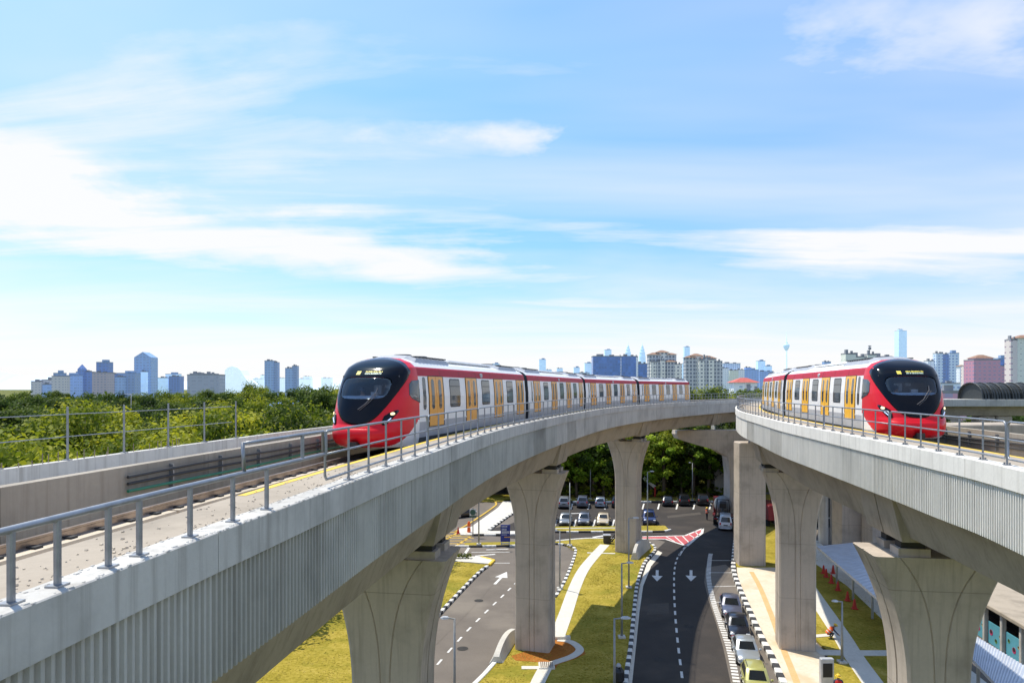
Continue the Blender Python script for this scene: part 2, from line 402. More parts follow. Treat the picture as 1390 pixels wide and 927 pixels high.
VL = Viaduct(make_path([(a, b * KY) for a, b in LPTS], 0.0045, 90), 1, ZL)
VR = Viaduct(make_path([(a, b * KY) for a, b in RPTS], 0.0075, 120), -1, ZR)
TRACK_L, TRACK_R, WALL_L, WALL_R = 3.3, 3.7, 5.6, 6.3

def bearing_block(mb, V, d, u0, u1, z0, z1, l):
    p = V.P(d, (u0 + u1) / 2, (z0 + z1) / 2); mb.box(p, (l, u1 - u0, z1 - z0), V.ang(d))

def pier_mesh(V, d, uc, ztop, w0=2.35, t0=1.9, w1=4.2, zfl=7.4):
    """shaft that flares into a fan-shaped head, with the two curved grooves down each broad face"""
    c = V.P(d, uc, 0); a = V.ang(d)
    mb = MB(); rings = []
    zs = [-0.6, 0, 2, 4, 6, zfl] + [zfl + (ztop - zfl) * k / 12 for k in range(1, 13)]
    for z in zs:
        k = max(0.0, (z - zfl) / (ztop - zfl)); e = k ** 2.1
        w = (w0 + (w1 - w0) * e) / 2; t = (t0 + 0.35 * e) / 2
        g = 0.16 + (0.62 * w - 0.16) * e; q = 0.035; dp = 0.045; ch = 0.10; sg = 0.06
        half = [(-t + ch, -w), (-sg, -w), (-sg, -w + dp), (sg, -w + dp), (sg, -w), (t - ch, -w), (t, -w + ch),
                (t, -g - q), (t - dp, -g), (t, -g + q), (t, g - q), (t - dp, g), (t, g + q), (t, w - ch)]
        full = half + [(-x, -y) for x, y in half]
        rings.append([Vector((c.x + x * math.cos(a) - y * math.sin(a), c.y + x * math.sin(a) + y * math.cos(a), z)) for x, y in full])
    mb.loft(rings)
    return mb, c, a

def build_viaduct(V, label, d_end, d_rib, piers, deck_w, wall_u, track_u, walk_w, spans, root_at):
    zc = V.zc
    root = wempty("viaduct", root_at, label, "viaduct", "curved railway viaducts")
    d0 = -13.0
    # edge panels: smooth band with the ribbed skirt below, in 3 m lengths, each butted to the next with a thin joint
    lens = 3.0; d = d0; i = 0
    cope = MB(); skirt = MB(); rnd = random.Random(3)
    while d < d_end:
        e = d + lens - 0.012
        j = rnd.uniform(-0.006, 0.006); cope.m = rnd.choice((0, 0, 1, 2))
        V.sweep(cope, [(0 + j, zc - 0.46), (0 + j, zc - 0.012), (0.012 + j, zc), (0.34, zc), (0.34, zc - 0.46)], d, e, 1.5)
        skirt.m = rnd.choice((0, 1, 2, 0))
        b0 = zc - 1.70
        if d < d_rib:
            per = 0.11; k = int(round((e - d) / per)); ring_t = []; ring_b = []
            for q in range(k):
                s0 = d + (e - d) * q / k; pw = (e - d) / k
                for f, uu in ((0.0, 0.085), (0.14, 0.045), (0.5, 0.045), (0.64, 0.085)):
                    ring_t.append(V.P(s0 + pw * f, uu + j, zc - 0.46)); ring_b.append(V.P(s0 + pw * f, uu + j, b0))
            ring_t.append(V.P(e, 0.095 + j, zc - 0.46)); ring_b.append(V.P(e, 0.095 + j, b0))
            back_t = [V.P(e, 0.26, zc - 0.46), V.P(d, 0.26, zc - 0.46)]; back_b = [V.P(e, 0.26, b0), V.P(d, 0.26, b0)]
            rt, rb = ring_t + back_t, ring_b + back_b
            if V.side < 0: rt, rb = rt[::-1], rb[::-1]
            skirt.loft([rb, rt])
        else:
            V.sweep(skirt, [(0.06 + j, b0), (0.06 + j, zc - 0.46), (0.26, zc - 0.46), (0.26, b0)], d, e, 1.5)
        d += lens; i += 1
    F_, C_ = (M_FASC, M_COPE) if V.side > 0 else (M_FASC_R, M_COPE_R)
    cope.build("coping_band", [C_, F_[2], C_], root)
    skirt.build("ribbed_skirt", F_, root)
    # deck slab with walkway, track bed and far parapet
    sl = MB()
    V.sweep(sl, [(0.26, zc - 1.55), (0.26, zc - 1.05), (wall_u + 0.02, zc - 1.05), (wall_u + 0.02, zc - 1.62), (5.0, zc - 1.7), (0.7, zc - 1.7)], d0, d_end, 1.5)
    sl.build("deck_slab", M_DECK, root)
    wk = MB()
    V.sweep(wk, [(0.34, zc - 1.04), (0.34, zc - 0.12), (0.36 + walk_w, zc - 0.12), (0.36 + walk_w, zc - 0.28), (0.30 + walk_w, zc - 0.32), (0.30 + walk_w, zc - 1.04)], d0, d_end, 1.5)
    wk.build("walkway", M_WALK, root)
    yl = MB()
    V.sweep(yl, [(0.22 + walk_w, zc - 0.119), (0.22 + walk_w, zc - 0.114), (0.36 + walk_w + .003, zc - 0.114), (0.36 + walk_w + .003, zc - 0.119)], V.path.d_at_y(12.4 * KY) if V.side > 0 else d0, d_end, 1.5)
    yl.build("yellow_edge_line", M_YEL, root)
    pw = MB(); d = d0; t = 0.24
    while d < d_end:
        e = min(d + 6.0 - 0.015, d_end)
        V.sweep(pw, [(wall_u, zc - 1.62), (wall_u, zc - 0.02), (wall_u + t, zc - 0.02), (wall_u + t, zc - 1.62)], d, e, 1.5); d += 6.0
    pw.build("far_parapet", M_WALL, root)
    # box girder in spans with square end blocks and bearings over the piers
    for a, b in spans:
        g = MB()
        V.sweep(g, [(0.75, zc - 1.71), (1.35, zc - 3.22), (4.45, zc - 3.22), (5.05, zc - 1.71)], a + 0.05, b - 0.05, 1.5)
        for e, s_ in ((a + 0.05, 1), (b - 0.05, -1)):
            r0, r1 = sorted((e, e + s_ * 1.5)); 
            V.sweep(g, [(0.72, zc - 1.72), (0.98, zc - 2.9), (1.1, zc - 3.36), (4.7, zc - 3.36), (4.82, zc - 2.9), (5.08, zc - 1.72)], r0, r1, 0.8)
        g.build("box_girder", M_GIRD, root)
    for dd, zt, uc, w0 in piers:
        mb, c, a = pier_mesh(V, dd, uc, zt, w0)
        po = mb.build("pier", M_CONC, root)
        for sd in (-0.62, 0.62):
            for u0 in (1.2, 3.6):
                bb = MB(); bearing_block(bb, V, dd + sd, u0, u0 + 1.0, zt - .01, zt + 0.26, 0.72); bp = bb.build("bearing_plinth", M_CONC, po, origin=root.location)
                bb = MB(); bearing_block(bb, V, dd + sd, u0 + .12, u0 + 0.88, zt + 0.26, zc - 3.36, 0.5); bb.build("bearing", M_DARK, po, origin=root.location)
    return root

dL = VL.path.d_at_y; dR = VR.path.d_at_y
LP = [dL(26.0 * KY), dL(51.2 * KY), dL(81.0 * KY), dL(104.5 * KY)]
def uL(d):
    t = max(0.0, min(1.0, (dL(42 * KY) - d) / (dL(42 * KY) - dL(24 * KY)))); return 3.3 + 0.58 * t * t * (3 - 2 * t)
def uR(d): return 3.7
ZTOP_L, ZTOP_R = ZL - 3.95, ZR - 3.95
spansL = [(-13, -2), (-2, LP[0]), (LP[0], LP[1]), (LP[1], LP[2]), (LP[2], LP[3]), (LP[3], LP[3] + 32)]
vl = build_viaduct(VL, "curved concrete viaduct on the left carrying the longer train", LP[3] + 32, dL(44 * KY), [(q, ZTOP_L, 2.9, 2.35) for q in LP[:3]], 5.9, WALL_L, TRACK_L, 1.22, spansL, VL.P(LP[0], 2.9, 0))
RP = [dR(27.0 * KY), dR(53.0 * KY), dR(77.5 * KY)]
spansR = [(-13, 0), (0, RP[0]), (RP[0], RP[1]), (RP[1], RP[2]), (RP[2], RP[2] + 30), (RP[2] + 30, RP[2] + 60)]
vr = build_viaduct(VR, "curved concrete viaduct on the right with the bright ribbed edge", RP[2] + 60, dR(50 * KY), [(RP[0], ZTOP_R, 2.5, 1.95), (RP[1], ZTOP_R, 3.4, 2.3)], 6.5, WALL_R, TRACK_R, 1.75, spansR, VR.P(RP[0], 2.9, 0))

# wide hammerhead pier under the far part of the left viaduct, and the portal column under the right one
def ham():
    c = G(998, 705); a = R(4)
    mb = MB()
    zt = ZTOP_L + 0.05
    def ring(y0):
        pts = [(-8.2, zt), (-8.3, zt - 0.5)]
        for k in range(0, 13):
            t = k / 12; x = -8.0 + 6.6 * t; pts.append((x, zt - 1.1 - 1.9 * t ** 0.9 - 0.5 * max(0, t - .75) * 4))
        for k in range(1, 8): t = k / 7; pts.append((-1.4 + 0.25 * t, zt - 3.5 - 2.2 * t))
        pts += [(-1.15, -0.5), (1.15, -0.5)]
        pts += [(1.15, zt - 5.5), (1.5, zt - 3.6), (8.2, zt - 1.6), (8.2, zt)]
        return [Vector((c.x + x * math.cos(a) - y0 * math.sin(a), c.y + x * math.sin(a) + y0 * math.cos(a), z)) for x, z in pts]
    mb.loft([ring(-1.1), ring(1.1)])
    o = mb.build("hammerhead_pier", M_CONC, None, origin=Vector((c.x, c.y, 0)))
    tag(o, "wide hammerhead pier reaching sideways under the far end of the left viaduct", "pier")
ham()
def far_column():
    c = G(978, 673); mb = MB(); mb.bbox((c.x, c.y, 6.5), (2.5, 2.2, 14), 0.12)
    o = mb.build("concrete_column", concrete("concrete_pale", (0.46, 0.44, 0.39), 0.4, 0.25, joints=3.0), None, origin=Vector((c.x, c.y, 0)))
    tag(o, "pale square concrete column by the trees, behind the hammerhead pier", "column")
far_column()
def portal():
    c = G(1022.5, 770); a = VR.ang(RP[2]) - PI / 2
    root = wempty("portal_frame", Vector((c.x, c.y + 1.1, 0)), "square concrete portal column standing under the edge of the right viaduct", "pier")
    zt = ZTOP_R + 0.28
    mb = MB(); mb.bbox((c.x, c.y + 1.1, (zt - .5) / 2), (2.55, 2.2, zt + .5), 0.09, R(-3)); mb.build("column", M_CONC, root)
    mb = MB(); mb.bbox((c.x + 1.27 + 5.2, c.y + 1.1, zt - 1.35), (10.4, 1.9, 2.1), 0.06, 0); mb.build("cross_beam", M_CONC, root)
    mb = MB(); mb.bbox((c.x + 12.9, c.y + 1.1, (zt - .5) / 2), (2.5, 2.2, zt + .5), 0.09, 0); mb.build("column", M_CONC, root)
portal()

# ------------------------------------------------------------------ tracks
def track(V, fu, label, wall_u, d_end, green):
    zc = V.zc; zr = zc - 0.72 if V.side > 0 else zc - 0.62
    root = wempty("railway_track", V.P(14, fu(14), 0), label, "track")
    for s_ in (-1, 1):
        mb = MB(); u = s_ * 0.75
        V.sweep(mb, [(u - 0.036, zr - 0.035), (u - 0.036, zr), (u + 0.036, zr), (u + 0.036, zr - 0.035), (u + 0.012, zr - 0.05), (u + 0.012, zr - 0.14), (u + 0.07, zr - 0.16), (u - 0.07, zr - 0.16), (u - 0.012, zr - 0.14), (u - 0.012, zr - 0.05)], -13, d_end, 1.5, fu)
        mb.build("rail", M_RAIL, root)
    mb = MB(); d = -13
    while d < d_end:
        for s_ in (-1, 1):
            u = s_ * 0.75
            V.sweep(mb, [(u - 0.32, zc - 1.05), (u - 0.28, zr - 0.165), (u + 0.28, zr - 0.165), (u + 0.32, zc - 1.05)], d, d + 4.4, 1.5, fu)
        d += 4.5
    mb.build("plinth", M_DECK, root)
    mb = MB(); d = -6
    while d < 70:
        for s_ in (-1, 1):
            p = V.PU(d, fu, s_ * 0.75, zr - 0.15); mb.box(p, (0.16, 0.34, 0.045), V.ang(d))
        d += 0.75
    tag(mb.build("rail_fastening", M_DARK, root), kind="stuff")
    mb = MB(); u = -1.42
    V.sweep(mb, [(u - 0.1, zr + 0.06), (u - 0.1, zr + 0.17), (u + 0.1, zr + 0.17), (u + 0.1, zr + 0.06)], -13, d_end, 1.5, fu)
    d = -12
    while d < 75: mb.box(V.PU(d, fu, u, zr - 0.14), (0.08, 0.08, 0.42), V.ang(d)); d += 2.5
    mb.build("power_rail", plain("power_rail_cover", (0.50, 0.48, 0.44), 0.6, 0, 0.2, True, 2), root)
    mb = MB()
    for k, zz in enumerate((0.22, 0.38, 0.54)):
        pts = [V.P(q * 2.0, wall_u - 0.09, zc - zz - 0.02 * math.sin(q * 1.3 + k)) for q in range(int(V.path.d_at_y(17 * KY) / 2) if green else -6, int(d_end / 2))]
        mb.m = 1 if (green and k == 2) else 0
        mb.tube(pts, 0.035, 6)
    d = V.path.d_at_y(17 * KY) if green else -12; mb.m = 2
    while d < 80: mb.box(V.P(d, wall_u - 0.05, zc - 0.42), (0.05, 0.1, 0.62), V.ang(d)); d += 2.0
    mb.build("wall_cables", [M_CABLE, M_GREEN_PIPE, M_GALV], root)
    return zr
ZRAIL_L = track(VL, uL, "single railway track in front of the left train, on concrete plinths", WALL_L, LP[3] + 32, True)
ZRAIL_R = track(VR, uR, "single railway track in front of the right train, on concrete plinths", WALL_R, RP[2] + 60, False)

# ------------------------------------------------------------------ guard railings
def railing(V, label, d_start, d_end, panel=6.6, inner=5, cat="railing"):
    zc = V.zc; u = 0.17
    root = wempty("guard_railing", V.P(d_start, u, zc), label, cat, "steel railings on the viaduct edges")
    d = d_start; posts = []
    zb, zm, zt = zc + 0.14, zc + 0.55, zc + 0.93
    r = 0.023
    while d < d_end:
        e = d + panel - 0.10
        mb = MB(); pts = []; c = 0.12
        n = max(4, int(panel / 1.1))
        for k in range(n + 1): pts.append(V.P(d + c + (e - d - 2 * c) * k / n, u, zt))
        for k in range(1, 4): t = k / 4 * PI / 2; pts.append(V.P(e - c + c * math.sin(t), u, zt - c + c * math.cos(t)))
        pts.append(V.P(e, u, zt - c)); pts.append(V.P(e, u, zb + .06))
        for k in range(n + 1): pts.append(V.P(e - .06 + (d - e + .12) * k / n, u, zb))
        pts.append(V.P(d, u, zb + .06)); pts.append(V.P(d, u, zt - c))
        for k in range(1, 4): t = k / 4 * PI / 2; pts.append(V.P(d + c - c * math.cos(t), u, zt - c + c * math.sin(t)))
        mb.tube(pts, r, 8, closed=True)
        mb.tube([V.P(d + (e - d) * k / n, u, zm) for k in range(n + 1)], r * 0.85, 8)
        mb.build("rail_frame", M_GALV, root, smooth=True)
        for k in range(1, inner + 1): posts.append(d + (e - d) * k / (inner + 1))
        posts.append(e + 0.05)
        d += panel
    # one post mesh, copied along the edge
    mb = MB(); mb.cyl((0, 0, 0.012), (0, 0, 0.925), 0.022, None, 8); mb.box((0, 0, 0.008), (0.16, 0.14, 0.016)); mb.box((0.05, 0.03, 0.03), (.03, .03, .06)); mb.box((-0.05, -0.03, 0.03), (.03, .03, .06))
    src = None
    near = posts[:100]; far = posts[100:]
    for q in near:
        p = V.P(q, u, zc) - root.location; rz = V.ang(q)
        if src is None: src = mb.build("post", M_GALV, root, origin=Vector((0, 0, 0))); src.location = p; src.rotation_euler = (0, 0, rz)
        else: instance(src, root, p, rz)
    if far:
        fb = MB()
        for q in far: p = V.P(q, u, zc); fb.cyl(p, p + Vector((0, 0, 0.92)), 0.026, None, 6)
        tag(fb.build("post", M_GALV, root), kind="stuff")
    return root
railing(VL, "long grey steel railing along the edge of the left viaduct", dL(12.6 * KY), LP[3] + 26)
railing(VR, "long grey steel railing along the edge of the right viaduct", dR(9.5 * KY), RP[2] + 22)

# lower hand rail at the near end of the left viaduct
def low_rail():
    V = VL; zc = V.zc; u = 0.17; d1 = dL(12.55 * KY)
    root = wempty("low_railing", V.P(9, u, zc), "low weathered hand rail on short posts at the near end of the left viaduct", "railing", "steel railings on the viaduct edges")
    mb = MB(); mb.tube([V.P(-12 + (d1 + 12) * k / 24, u, zc + 0.56) for k in range(25)], 0.031, 10); mb.build("hand_rail", M_GALV, root, smooth=True)
    mb = MB(); d2 = dL(9.75 * KY)
    pts = [V.P(d2 + (d1 - d2) * k / 6, u + 0.02, zc + 0.93) for k in range(7)]; pts = [V.P(d2, u, zc + .58)] + pts + [V.P(d1 + .02, u + .02, zc + .6)]
    mb.tube(pts, 0.027, 8); mb.build("top_rail", M_GALV, root, smooth=True)
    src = None
    mb = MB(); mb.bbox((0, 0, 0.28), (0.055, 0.05, 0.55), 0.012); mb.box((0, 0, 0.008), (0.14, 0.12, 0.016))
    def d_px(px):
        lo, hi = 2.0, 30.0
        for _ in range(40):
            m = (lo + hi) / 2; w_ = V.P(m, u, zc)
            if CXP + FPX * w_.x / w_.y < px: lo = m
            else: hi = m
        return lo
    for q in [-8, -6, -4, -2, 0, 2, 3.6, 4.7] + [d_px(x) for x in (15, 78, 147, 189, 258, 316, 362)]:
        p = V.P(q, u, zc) - root.location
        if src is None: src = mb.build("post", M_GALV, root, origin=Vector((0, 0, 0))); src.location = p; src.rotation_euler = (0, 0, V.ang(q))
        else: instance(src, root, p, V.ang(q))
    for q in (10.6, 11.5):
        m2 = MB(); p = V.P(q, u, zc); m2.cyl(p + Vector((0, 0, .56)), p + Vector((0, 0, .93)), .03, None, 8); m2.build("upright", M_GALV, root)
low_rail()

# outer ledge and wire fence beyond the left parapet
def left_fence():
    V = VL; zc = V.zc; u0 = WALL_L + 0.26
    mb = MB()
    V.sweep(mb, [(u0, zc - 1.6), (u0, zc - 0.5), (u0 + 1.6, zc - 0.5), (u0 + 1.6, zc + 0.02), (u0 + 1.8, zc + 0.02), (u0 + 1.8, zc - 1.6)], -13, 60, 1.5)
    o = mb.build("cable_ledge", M_COPE, None, origin=V.P(14, u0, zc - 1)); tag(o, "pale concrete cable ledge outside the left parapet wall", "ledge")
    root = wempty("wire_fence", V.P(16, u0 + 1.7, zc), "thin wire fence on slim posts above the left ledge, trees behind", "fence")
    src = None
    mb = MB(); mb.cyl((0, 0, 0), (0, 0, 1.2), 0.028, 0.024, 8); mb.box((0, 0, .01), (.14, .14, .02))
    uu = u0 + 1.7
    for q in [6 + 1.75 * k for k in range(-2, 10)]:
        p = V.P(q, uu, zc + 0.02) - root.location
        if src is None: src = mb.build("post", M_GALV, root, origin=Vector((0, 0, 0))); src.location = p
        else: instance(src, root, p)
    for hh in (0.55, 1.05):
        m2 = MB(); m2.tube([V.P(2.5 + k, uu, zc + hh) for k in range(20)], 0.011, 6); m2.build("wire", M_GALV, root)
    m2 = MB()
    rs = random.Random(4)
    for k in range(70):
        d_ = 5 + k * 0.2 + rs.uniform(-.08, .08)
        if rs.random() < .35: continue
        hh = rs.uniform(.08, .22); p = V.P(d_, u0 + 1.7 + rs.uniform(-.06, .06), zc + .02 + hh / 2); m2.box(p, (0.014, 0.014, hh), V.ang(d_))
    tag(m2.build("rebar_stub", M_RAIL, root), kind="stuff")
left_fence()

# site dust, chips and conduits on the near end of the left deck
def deck_litter():
    V = VL; zc = V.zc; rnd = random.Random(12)
    mb = MB()
    for k in range(900):
        d = rnd.uniform(3, 16) ; u = .36 + abs(rnd.gauss(0, .22)) if rnd.random() < .7 else rnd.uniform(.4, 1.5)
        s_ = rnd.uniform(.006, .022); p = V.P(d, u, zc - .12 + s_ * .4); mb.box(p, (s_ * rnd.uniform(1, 2.2), s_ * rnd.uniform(1, 2), s_), rnd.uniform(0, 3), rnd.uniform(-.5, .5), rnd.uniform(.5, .9))
    tag(mb.build("rubble", M_DECK), kind="stuff")
    mb = MB()
    for k in range(420):
        d = rnd.uniform(3, 18); s_ = rnd.uniform(.008, .03); p = V.P(d, rnd.choice((rnd.uniform(.0, .05), rnd.uniform(.27, .34))), zc + s_ * .15); mb.box(p, (s_ * rnd.uniform(1, 3), s_ * rnd.uniform(.8, 1.5), s_ * .5), V.ang(d) + rnd.uniform(-.4, .4), 0, .6)
    tag(mb.build("mortar_crumbs", M_COPE), kind="stuff")
    for k, (u, r, m, lb) in enumerate(((.43, .022, M_GALV, "thin steel conduit lying along the inside of the near left coping"), (.52, .014, M_CABLE, "black cable lying beside the conduit on the near left walkway"))):
        mb = MB(); mb.tube([V.P(-6 + q * .8, u + .025 * math.sin(q * 1.7 + k), zc - .12 + r) for q in range(30)], r, 6)
        o = mb.build("conduit" if k == 0 else "cable", m, None, origin=V.P(10, u, zc - .1), smooth=True); tag(o, lb, "conduit" if k == 0 else "cable")
deck_litter()
# ------------------------------------------------------------------ trains
T_RED = plain("train_red", (0.70, 0.008, 0.018), 0.34, 0, 0.05, False, 1, coat=0.15, spec=0.25)
T_BAND = plain("train_red_band", (0.46, 0.010, 0.028), 0.5, 0, 0.06, False, 1, spec=0.2)
T_WHITE = plain("train_white", (0.84, 0.82, 0.78), 0.4, 0, 0.05, False, 1, coat=0.3)
T_ROOF = plain("train_roof", (0.80, 0.80, 0.78), 0.4, 0, 0.06, False, 2)
T_GREY = plain("train_grey", (0.40, 0.41, 0.43), 0.45, 0, 0.1, False, 2)
T_DGREY = plain("train_dark_grey", (0.06, 0.065, 0.07), 0.55, 0, 0.2, False, 3)
T_BLACK = plain("train_black_mask", (0.003, 0.004, 0.008), 0.07, 0, 0.1, False, 2, spec=0.22)
T_DOOR = plain("train_door_orange", (0.82, 0.34, 0.008), 0.35, 0, 0.06, False, 2, coat=0.2)
T_GOLD = plain("train_door_yellow", (0.92, 0.47, 0.004), 0.35, 0, 0.06, False, 2, coat=0.2)
T_SEAL_SHADE = plain("seal_and_recess_shade", (0.02, 0.018, 0.018), 0.6)
T_LAMP = plain("headlamp_lit", (0.9, 0.85, 0.6), 0.2, emit=(1.0, 0.78, 0.35), es=1.3)
T_LED = plain("led_strip", (0.6, 0.7, 0.9), 0.2, emit=(0.55, 0.7, 1.0), es=0.8)
T_TEXT = plain("display_text", (0.7, 0.6, 0.1), 0.5, emit=(0.85, 0.75, 0.15), es=0.75)
T_TEXT2 = plain("display_text_white", (0.5, 0.6, 0.5), 0.5, emit=(0.55, 0.75, 0.6), es=0.5)
T_BOGIE = plain("bogie_iron", (0.05, 0.045, 0.04), 0.7, 0.2, 0.3, False, 3)
T_FLOORB = plain("cab_desk", (0.50, 0.66, 0.85), 0.5)
T_CABIN = plain("cab_interior", (0.07, 0.075, 0.085), 0.6)
def glass_mat(name, tint, rough=0.04):
    m, nt, b = _new(name)
    n = tex(nt, coord(nt, False), 0.8, 3)
    L(nt, ramp(nt, n, [(0.35, tuple(x * .6 for x in tint)), (0.7, tint)]), b.inputs["Base Color"])
    b.inputs["Roughness"].default_value = rough; b.inputs["Specular IOR Level"].default_value = 0.6
    return m
T_GLASS = glass_mat("train_window_glass", (0.05, 0.07, 0.08))
def clear_glass():
    m, nt, b = _new("windscreen_glass")
    n = tex(nt, coord(nt, False), 1.2, 3)
    tr = N(nt, "ShaderNodeBsdfTransparent"); tr.inputs[0].default_value = (0.72, 0.78, 0.84, 1)
    gl = N(nt, "ShaderNodeBsdfGlossy"); gl.inputs["Roughness"].default_value = 0.03
    fr = N(nt, "ShaderNodeFresnel"); fr.inputs[0].default_value = 1.5
    ad = N(nt, "ShaderNodeMath", operation="MULTIPLY_ADD"); ad.inputs[1].default_value = 0.08; L(nt, n, ad.inputs[0]); L(nt, fr.outputs[0], ad.inputs[2])
    mx = N(nt, "ShaderNodeMixShader"); L(nt, ad.outputs[0], mx.inputs[0]); L(nt, tr.outputs[0], mx.inputs[1]); L(nt, gl.outputs[0], mx.inputs[2])
    L(nt, mx.outputs[0], nt.nodes["Material Output"].inputs["Surface"]); return m
T_CLEAR = clear_glass()

WAIST = 1.12
def side_y(z):                                       # half width of the car body at height z above the rail
    pts = [(0.30, 1.32), (0.55, 1.38), (WAIST, 1.40), (2.05, 1.385), (2.80, 1.32), (3.10, 1.25), (3.30, 1.02), (3.44, 0.64), (3.50, 0.0)]
    for (a, ya), (b, yb) in zip(pts, pts[1:]):
        if z <= b: return ya + (yb - ya) * (z - a) / (b - a)
    return 0.0
Z_DOOR0, Z_DOOR1 = 0.92, 2.80
def strip(mb, x0, x1, z0, z1, s, off, nz=5, thick=0.0):
    """patch hugging the car side"""
    zs = [z0 + (z1 - z0) * k / nz for k in range(nz + 1)]
    for a, b in zip(zs, zs[1:]):
        ya, yb = s * (side_y(a) + off), s * (side_y(b) + off)
        q = [(x0, ya, a), (x1, ya, a), (x1, yb, b), (x0, yb, b)]
        mb.poly(q if s < 0 else q[::-1])
    if thick:
        for xx, fl in ((x0, 1), (x1, -1)):
            for a, b in zip(zs, zs[1:]):
                ya, yb = side_y(a), side_y(b)
                mb.poly([(xx, s * (ya + off), a), (xx, s * (yb + off), b), (xx, s * (yb + off - thick), b), (xx, s * (ya + off - thick), a)])
        for zz in (z0, z1):
            y = side_y(zz); mb.poly([(x0, s * (y + off), zz), (x1, s * (y + off), zz), (x1, s * (y + off - thick), zz), (x0, s * (y + off - thick), zz)])
def rrect(cx, cz, w, h, r, n=4):
    pts = []
    for qx, qz, a0 in ((1, 1, 0), (-1, 1, 90), (-1, -1, 180), (1, -1, 270)):
        for k in range(n + 1):
            a = R(a0 + 90 * k / n); pts.append((cx + qx * (w / 2 - r) + r * math.cos(a), cz + qz * (h / 2 - r) + r * math.sin(a)))
    return pts
def pane(mb, cx, cz, w, h, r, s, off, frame=0.0):
    """rounded pane following the side, fanned in horizontal slices"""
    pts = rrect(cx, cz, w, h, r)
    right = [p for p in pts if p[0] > cx]; 
    zs = sorted(set(round(p[1], 4) for p in right)); 
    ext = sorted(zs + [cz + h * (k / 6 - .5) * .6 for k in range(7)])
    def hw(z):
        d = abs(z - cz) - (h / 2 - r)
        return w / 2 - r + (math.sqrt(max(0, r * r - d * d)) if d > 0 else r)
    for a, b in zip(ext, ext[1:]):
        if b - a < 1e-5: continue
        ya, yb = s * (side_y(a) + off), s * (side_y(b) + off); ha, hb = hw(a), hw(b)
        q = [(cx - ha, ya, a), (cx + ha, ya, a), (cx + hb, yb, b), (cx - hb, yb, b)]
        mb.poly(q if s < 0 else q[::-1])

NOSE = 2.35
NEXP = 3.0
def nose_L(z):
    pts = [(0.30, 1.75), (0.45, 2.12), (0.62, 2.30), (0.85, 2.35), (1.0, 2.30), (1.12, 2.2), (1.35, 2.14), (1.7, 2.02), (2.1, 1.84), (2.5, 1.6), (2.8, 1.36), (3.05, 1.08), (3.2, 0.84), (3.34, 0.52), (3.44, 0.2), (3.50, 0.0)]
    for (a, ya), (b, yb) in zip(pts, pts[1:]):
        if z <= b: t = (z - a) / (b - a); return ya + (yb - ya) * t
    return 0.0
def nose_W(z): return side_y(z)
def nose_x(y, z):
    w = nose_W(z); k = min(1.0, abs(y) / max(w, 1e-4))
    return nose_L(z) * max(0.0, 1 - k ** NEXP) ** (1 / NEXP)
def nose_y(x, z):
    l = nose_L(z); k = min(1.0, max(0, x) / max(l, 1e-4)); return nose_W(z) * max(0.0, 1 - k ** NEXP) ** (1 / NEXP)
def nose_pt(y, z, off=0.0):
    w, l = nose_W(z), nose_L(z); y = max(-w * .9995, min(w * .9995, y)); x = nose_x(y, z); n_ = NEXP; e = 0.01
    kx, ky = (x / max(l, 1e-3)) ** (n_ - 1), (abs(y) / max(w, 1e-3)) ** (n_ - 1)
    dl = (nose_L(z + e) - nose_L(z - e)) / (2 * e); dw = (nose_W(z + e) - nose_W(z - e)) / (2 * e)
    g = Vector((kx / max(l, .05), math.copysign(ky / max(w, .05), y), -(kx * x / max(l, .05) ** 2) * dl - (ky * abs(y) / max(w, .05) ** 2) * dw))
    if g.length < 1e-9: g = Vector((0, 0, 1))
    return Vector((x, y, z)) + g.normalized() * off
def smooth_poly(pts, n=4):
    out = []; m = len(pts)
    for i in range(m):
        p0, p1, p2, p3 = (Vector(pts[(i + k - 1) % m]) for k in range(4))
        for k in range(n):
            t = k / n; out.append(0.5 * ((2 * p1) + (-p0 + p2) * t + (2 * p0 - 5 * p1 + 4 * p2 - p3) * t * t + (-p0 + 3 * p1 - 3 * p2 + p3) * t ** 3))
    return out
def ring_patch(mb, outer, inner, off, n, rim=0.02):
    """surface strip on the nose between two outlines in the front view"""
    rings = []
    for k in range(n + 1):
        t = k / n; rings.append([nose_pt(*(o.lerp(i, t)), off) for o, i in zip(outer, inner)])
    rings.insert(0, [nose_pt(o[0], o[1], off - rim) for o in outer])
    mb.loft(rings[::-1], cap=False)
def fill_patch(mb, outline, off, n=5, rim=0.02):
    c = sum((Vector(p) for p in outline), Vector((0, 0))) / len(outline)
    ring_patch(mb, outline, [c.lerp(Vector(p), 0.02) for p in outline], off, n, rim)

MASK = [(0, 3.48), (0.45, 3.43), (0.92, 3.29), (1.20, 3.06), (1.265, 2.80), (1.20, 2.4), (1.04, 1.95), (0.80, 1.52), (0.55, 1.25), (0.27, 1.13), (0, 1.11)]
mask_pts = [Vector(p) for p in MASK] + [Vector((-x, z)) for x, z in MASK[-2:0:-1]]
WIN_W, WIN_Z0, WIN_Z1 = 0.92, 1.95, 2.70
def win_outline(n_per):
    """window outline sampled at the same polar angles as the mask outline"""
    out = []
    c = Vector((0, 2.36))
    for p in n_per:
        d = (p - c)
        hw = WIN_W; hh = (WIN_Z1 - WIN_Z0) / 2
        k = (abs(d.x / hw) ** 5 + abs(d.y / hh) ** 5) ** (-1 / 5); q = c + d * k
        out.append(Vector((q.x * (1.0 + 0.10 * (q.y - c.y)), q.y)))
    return out

def build_person_bust(mb_list): pass

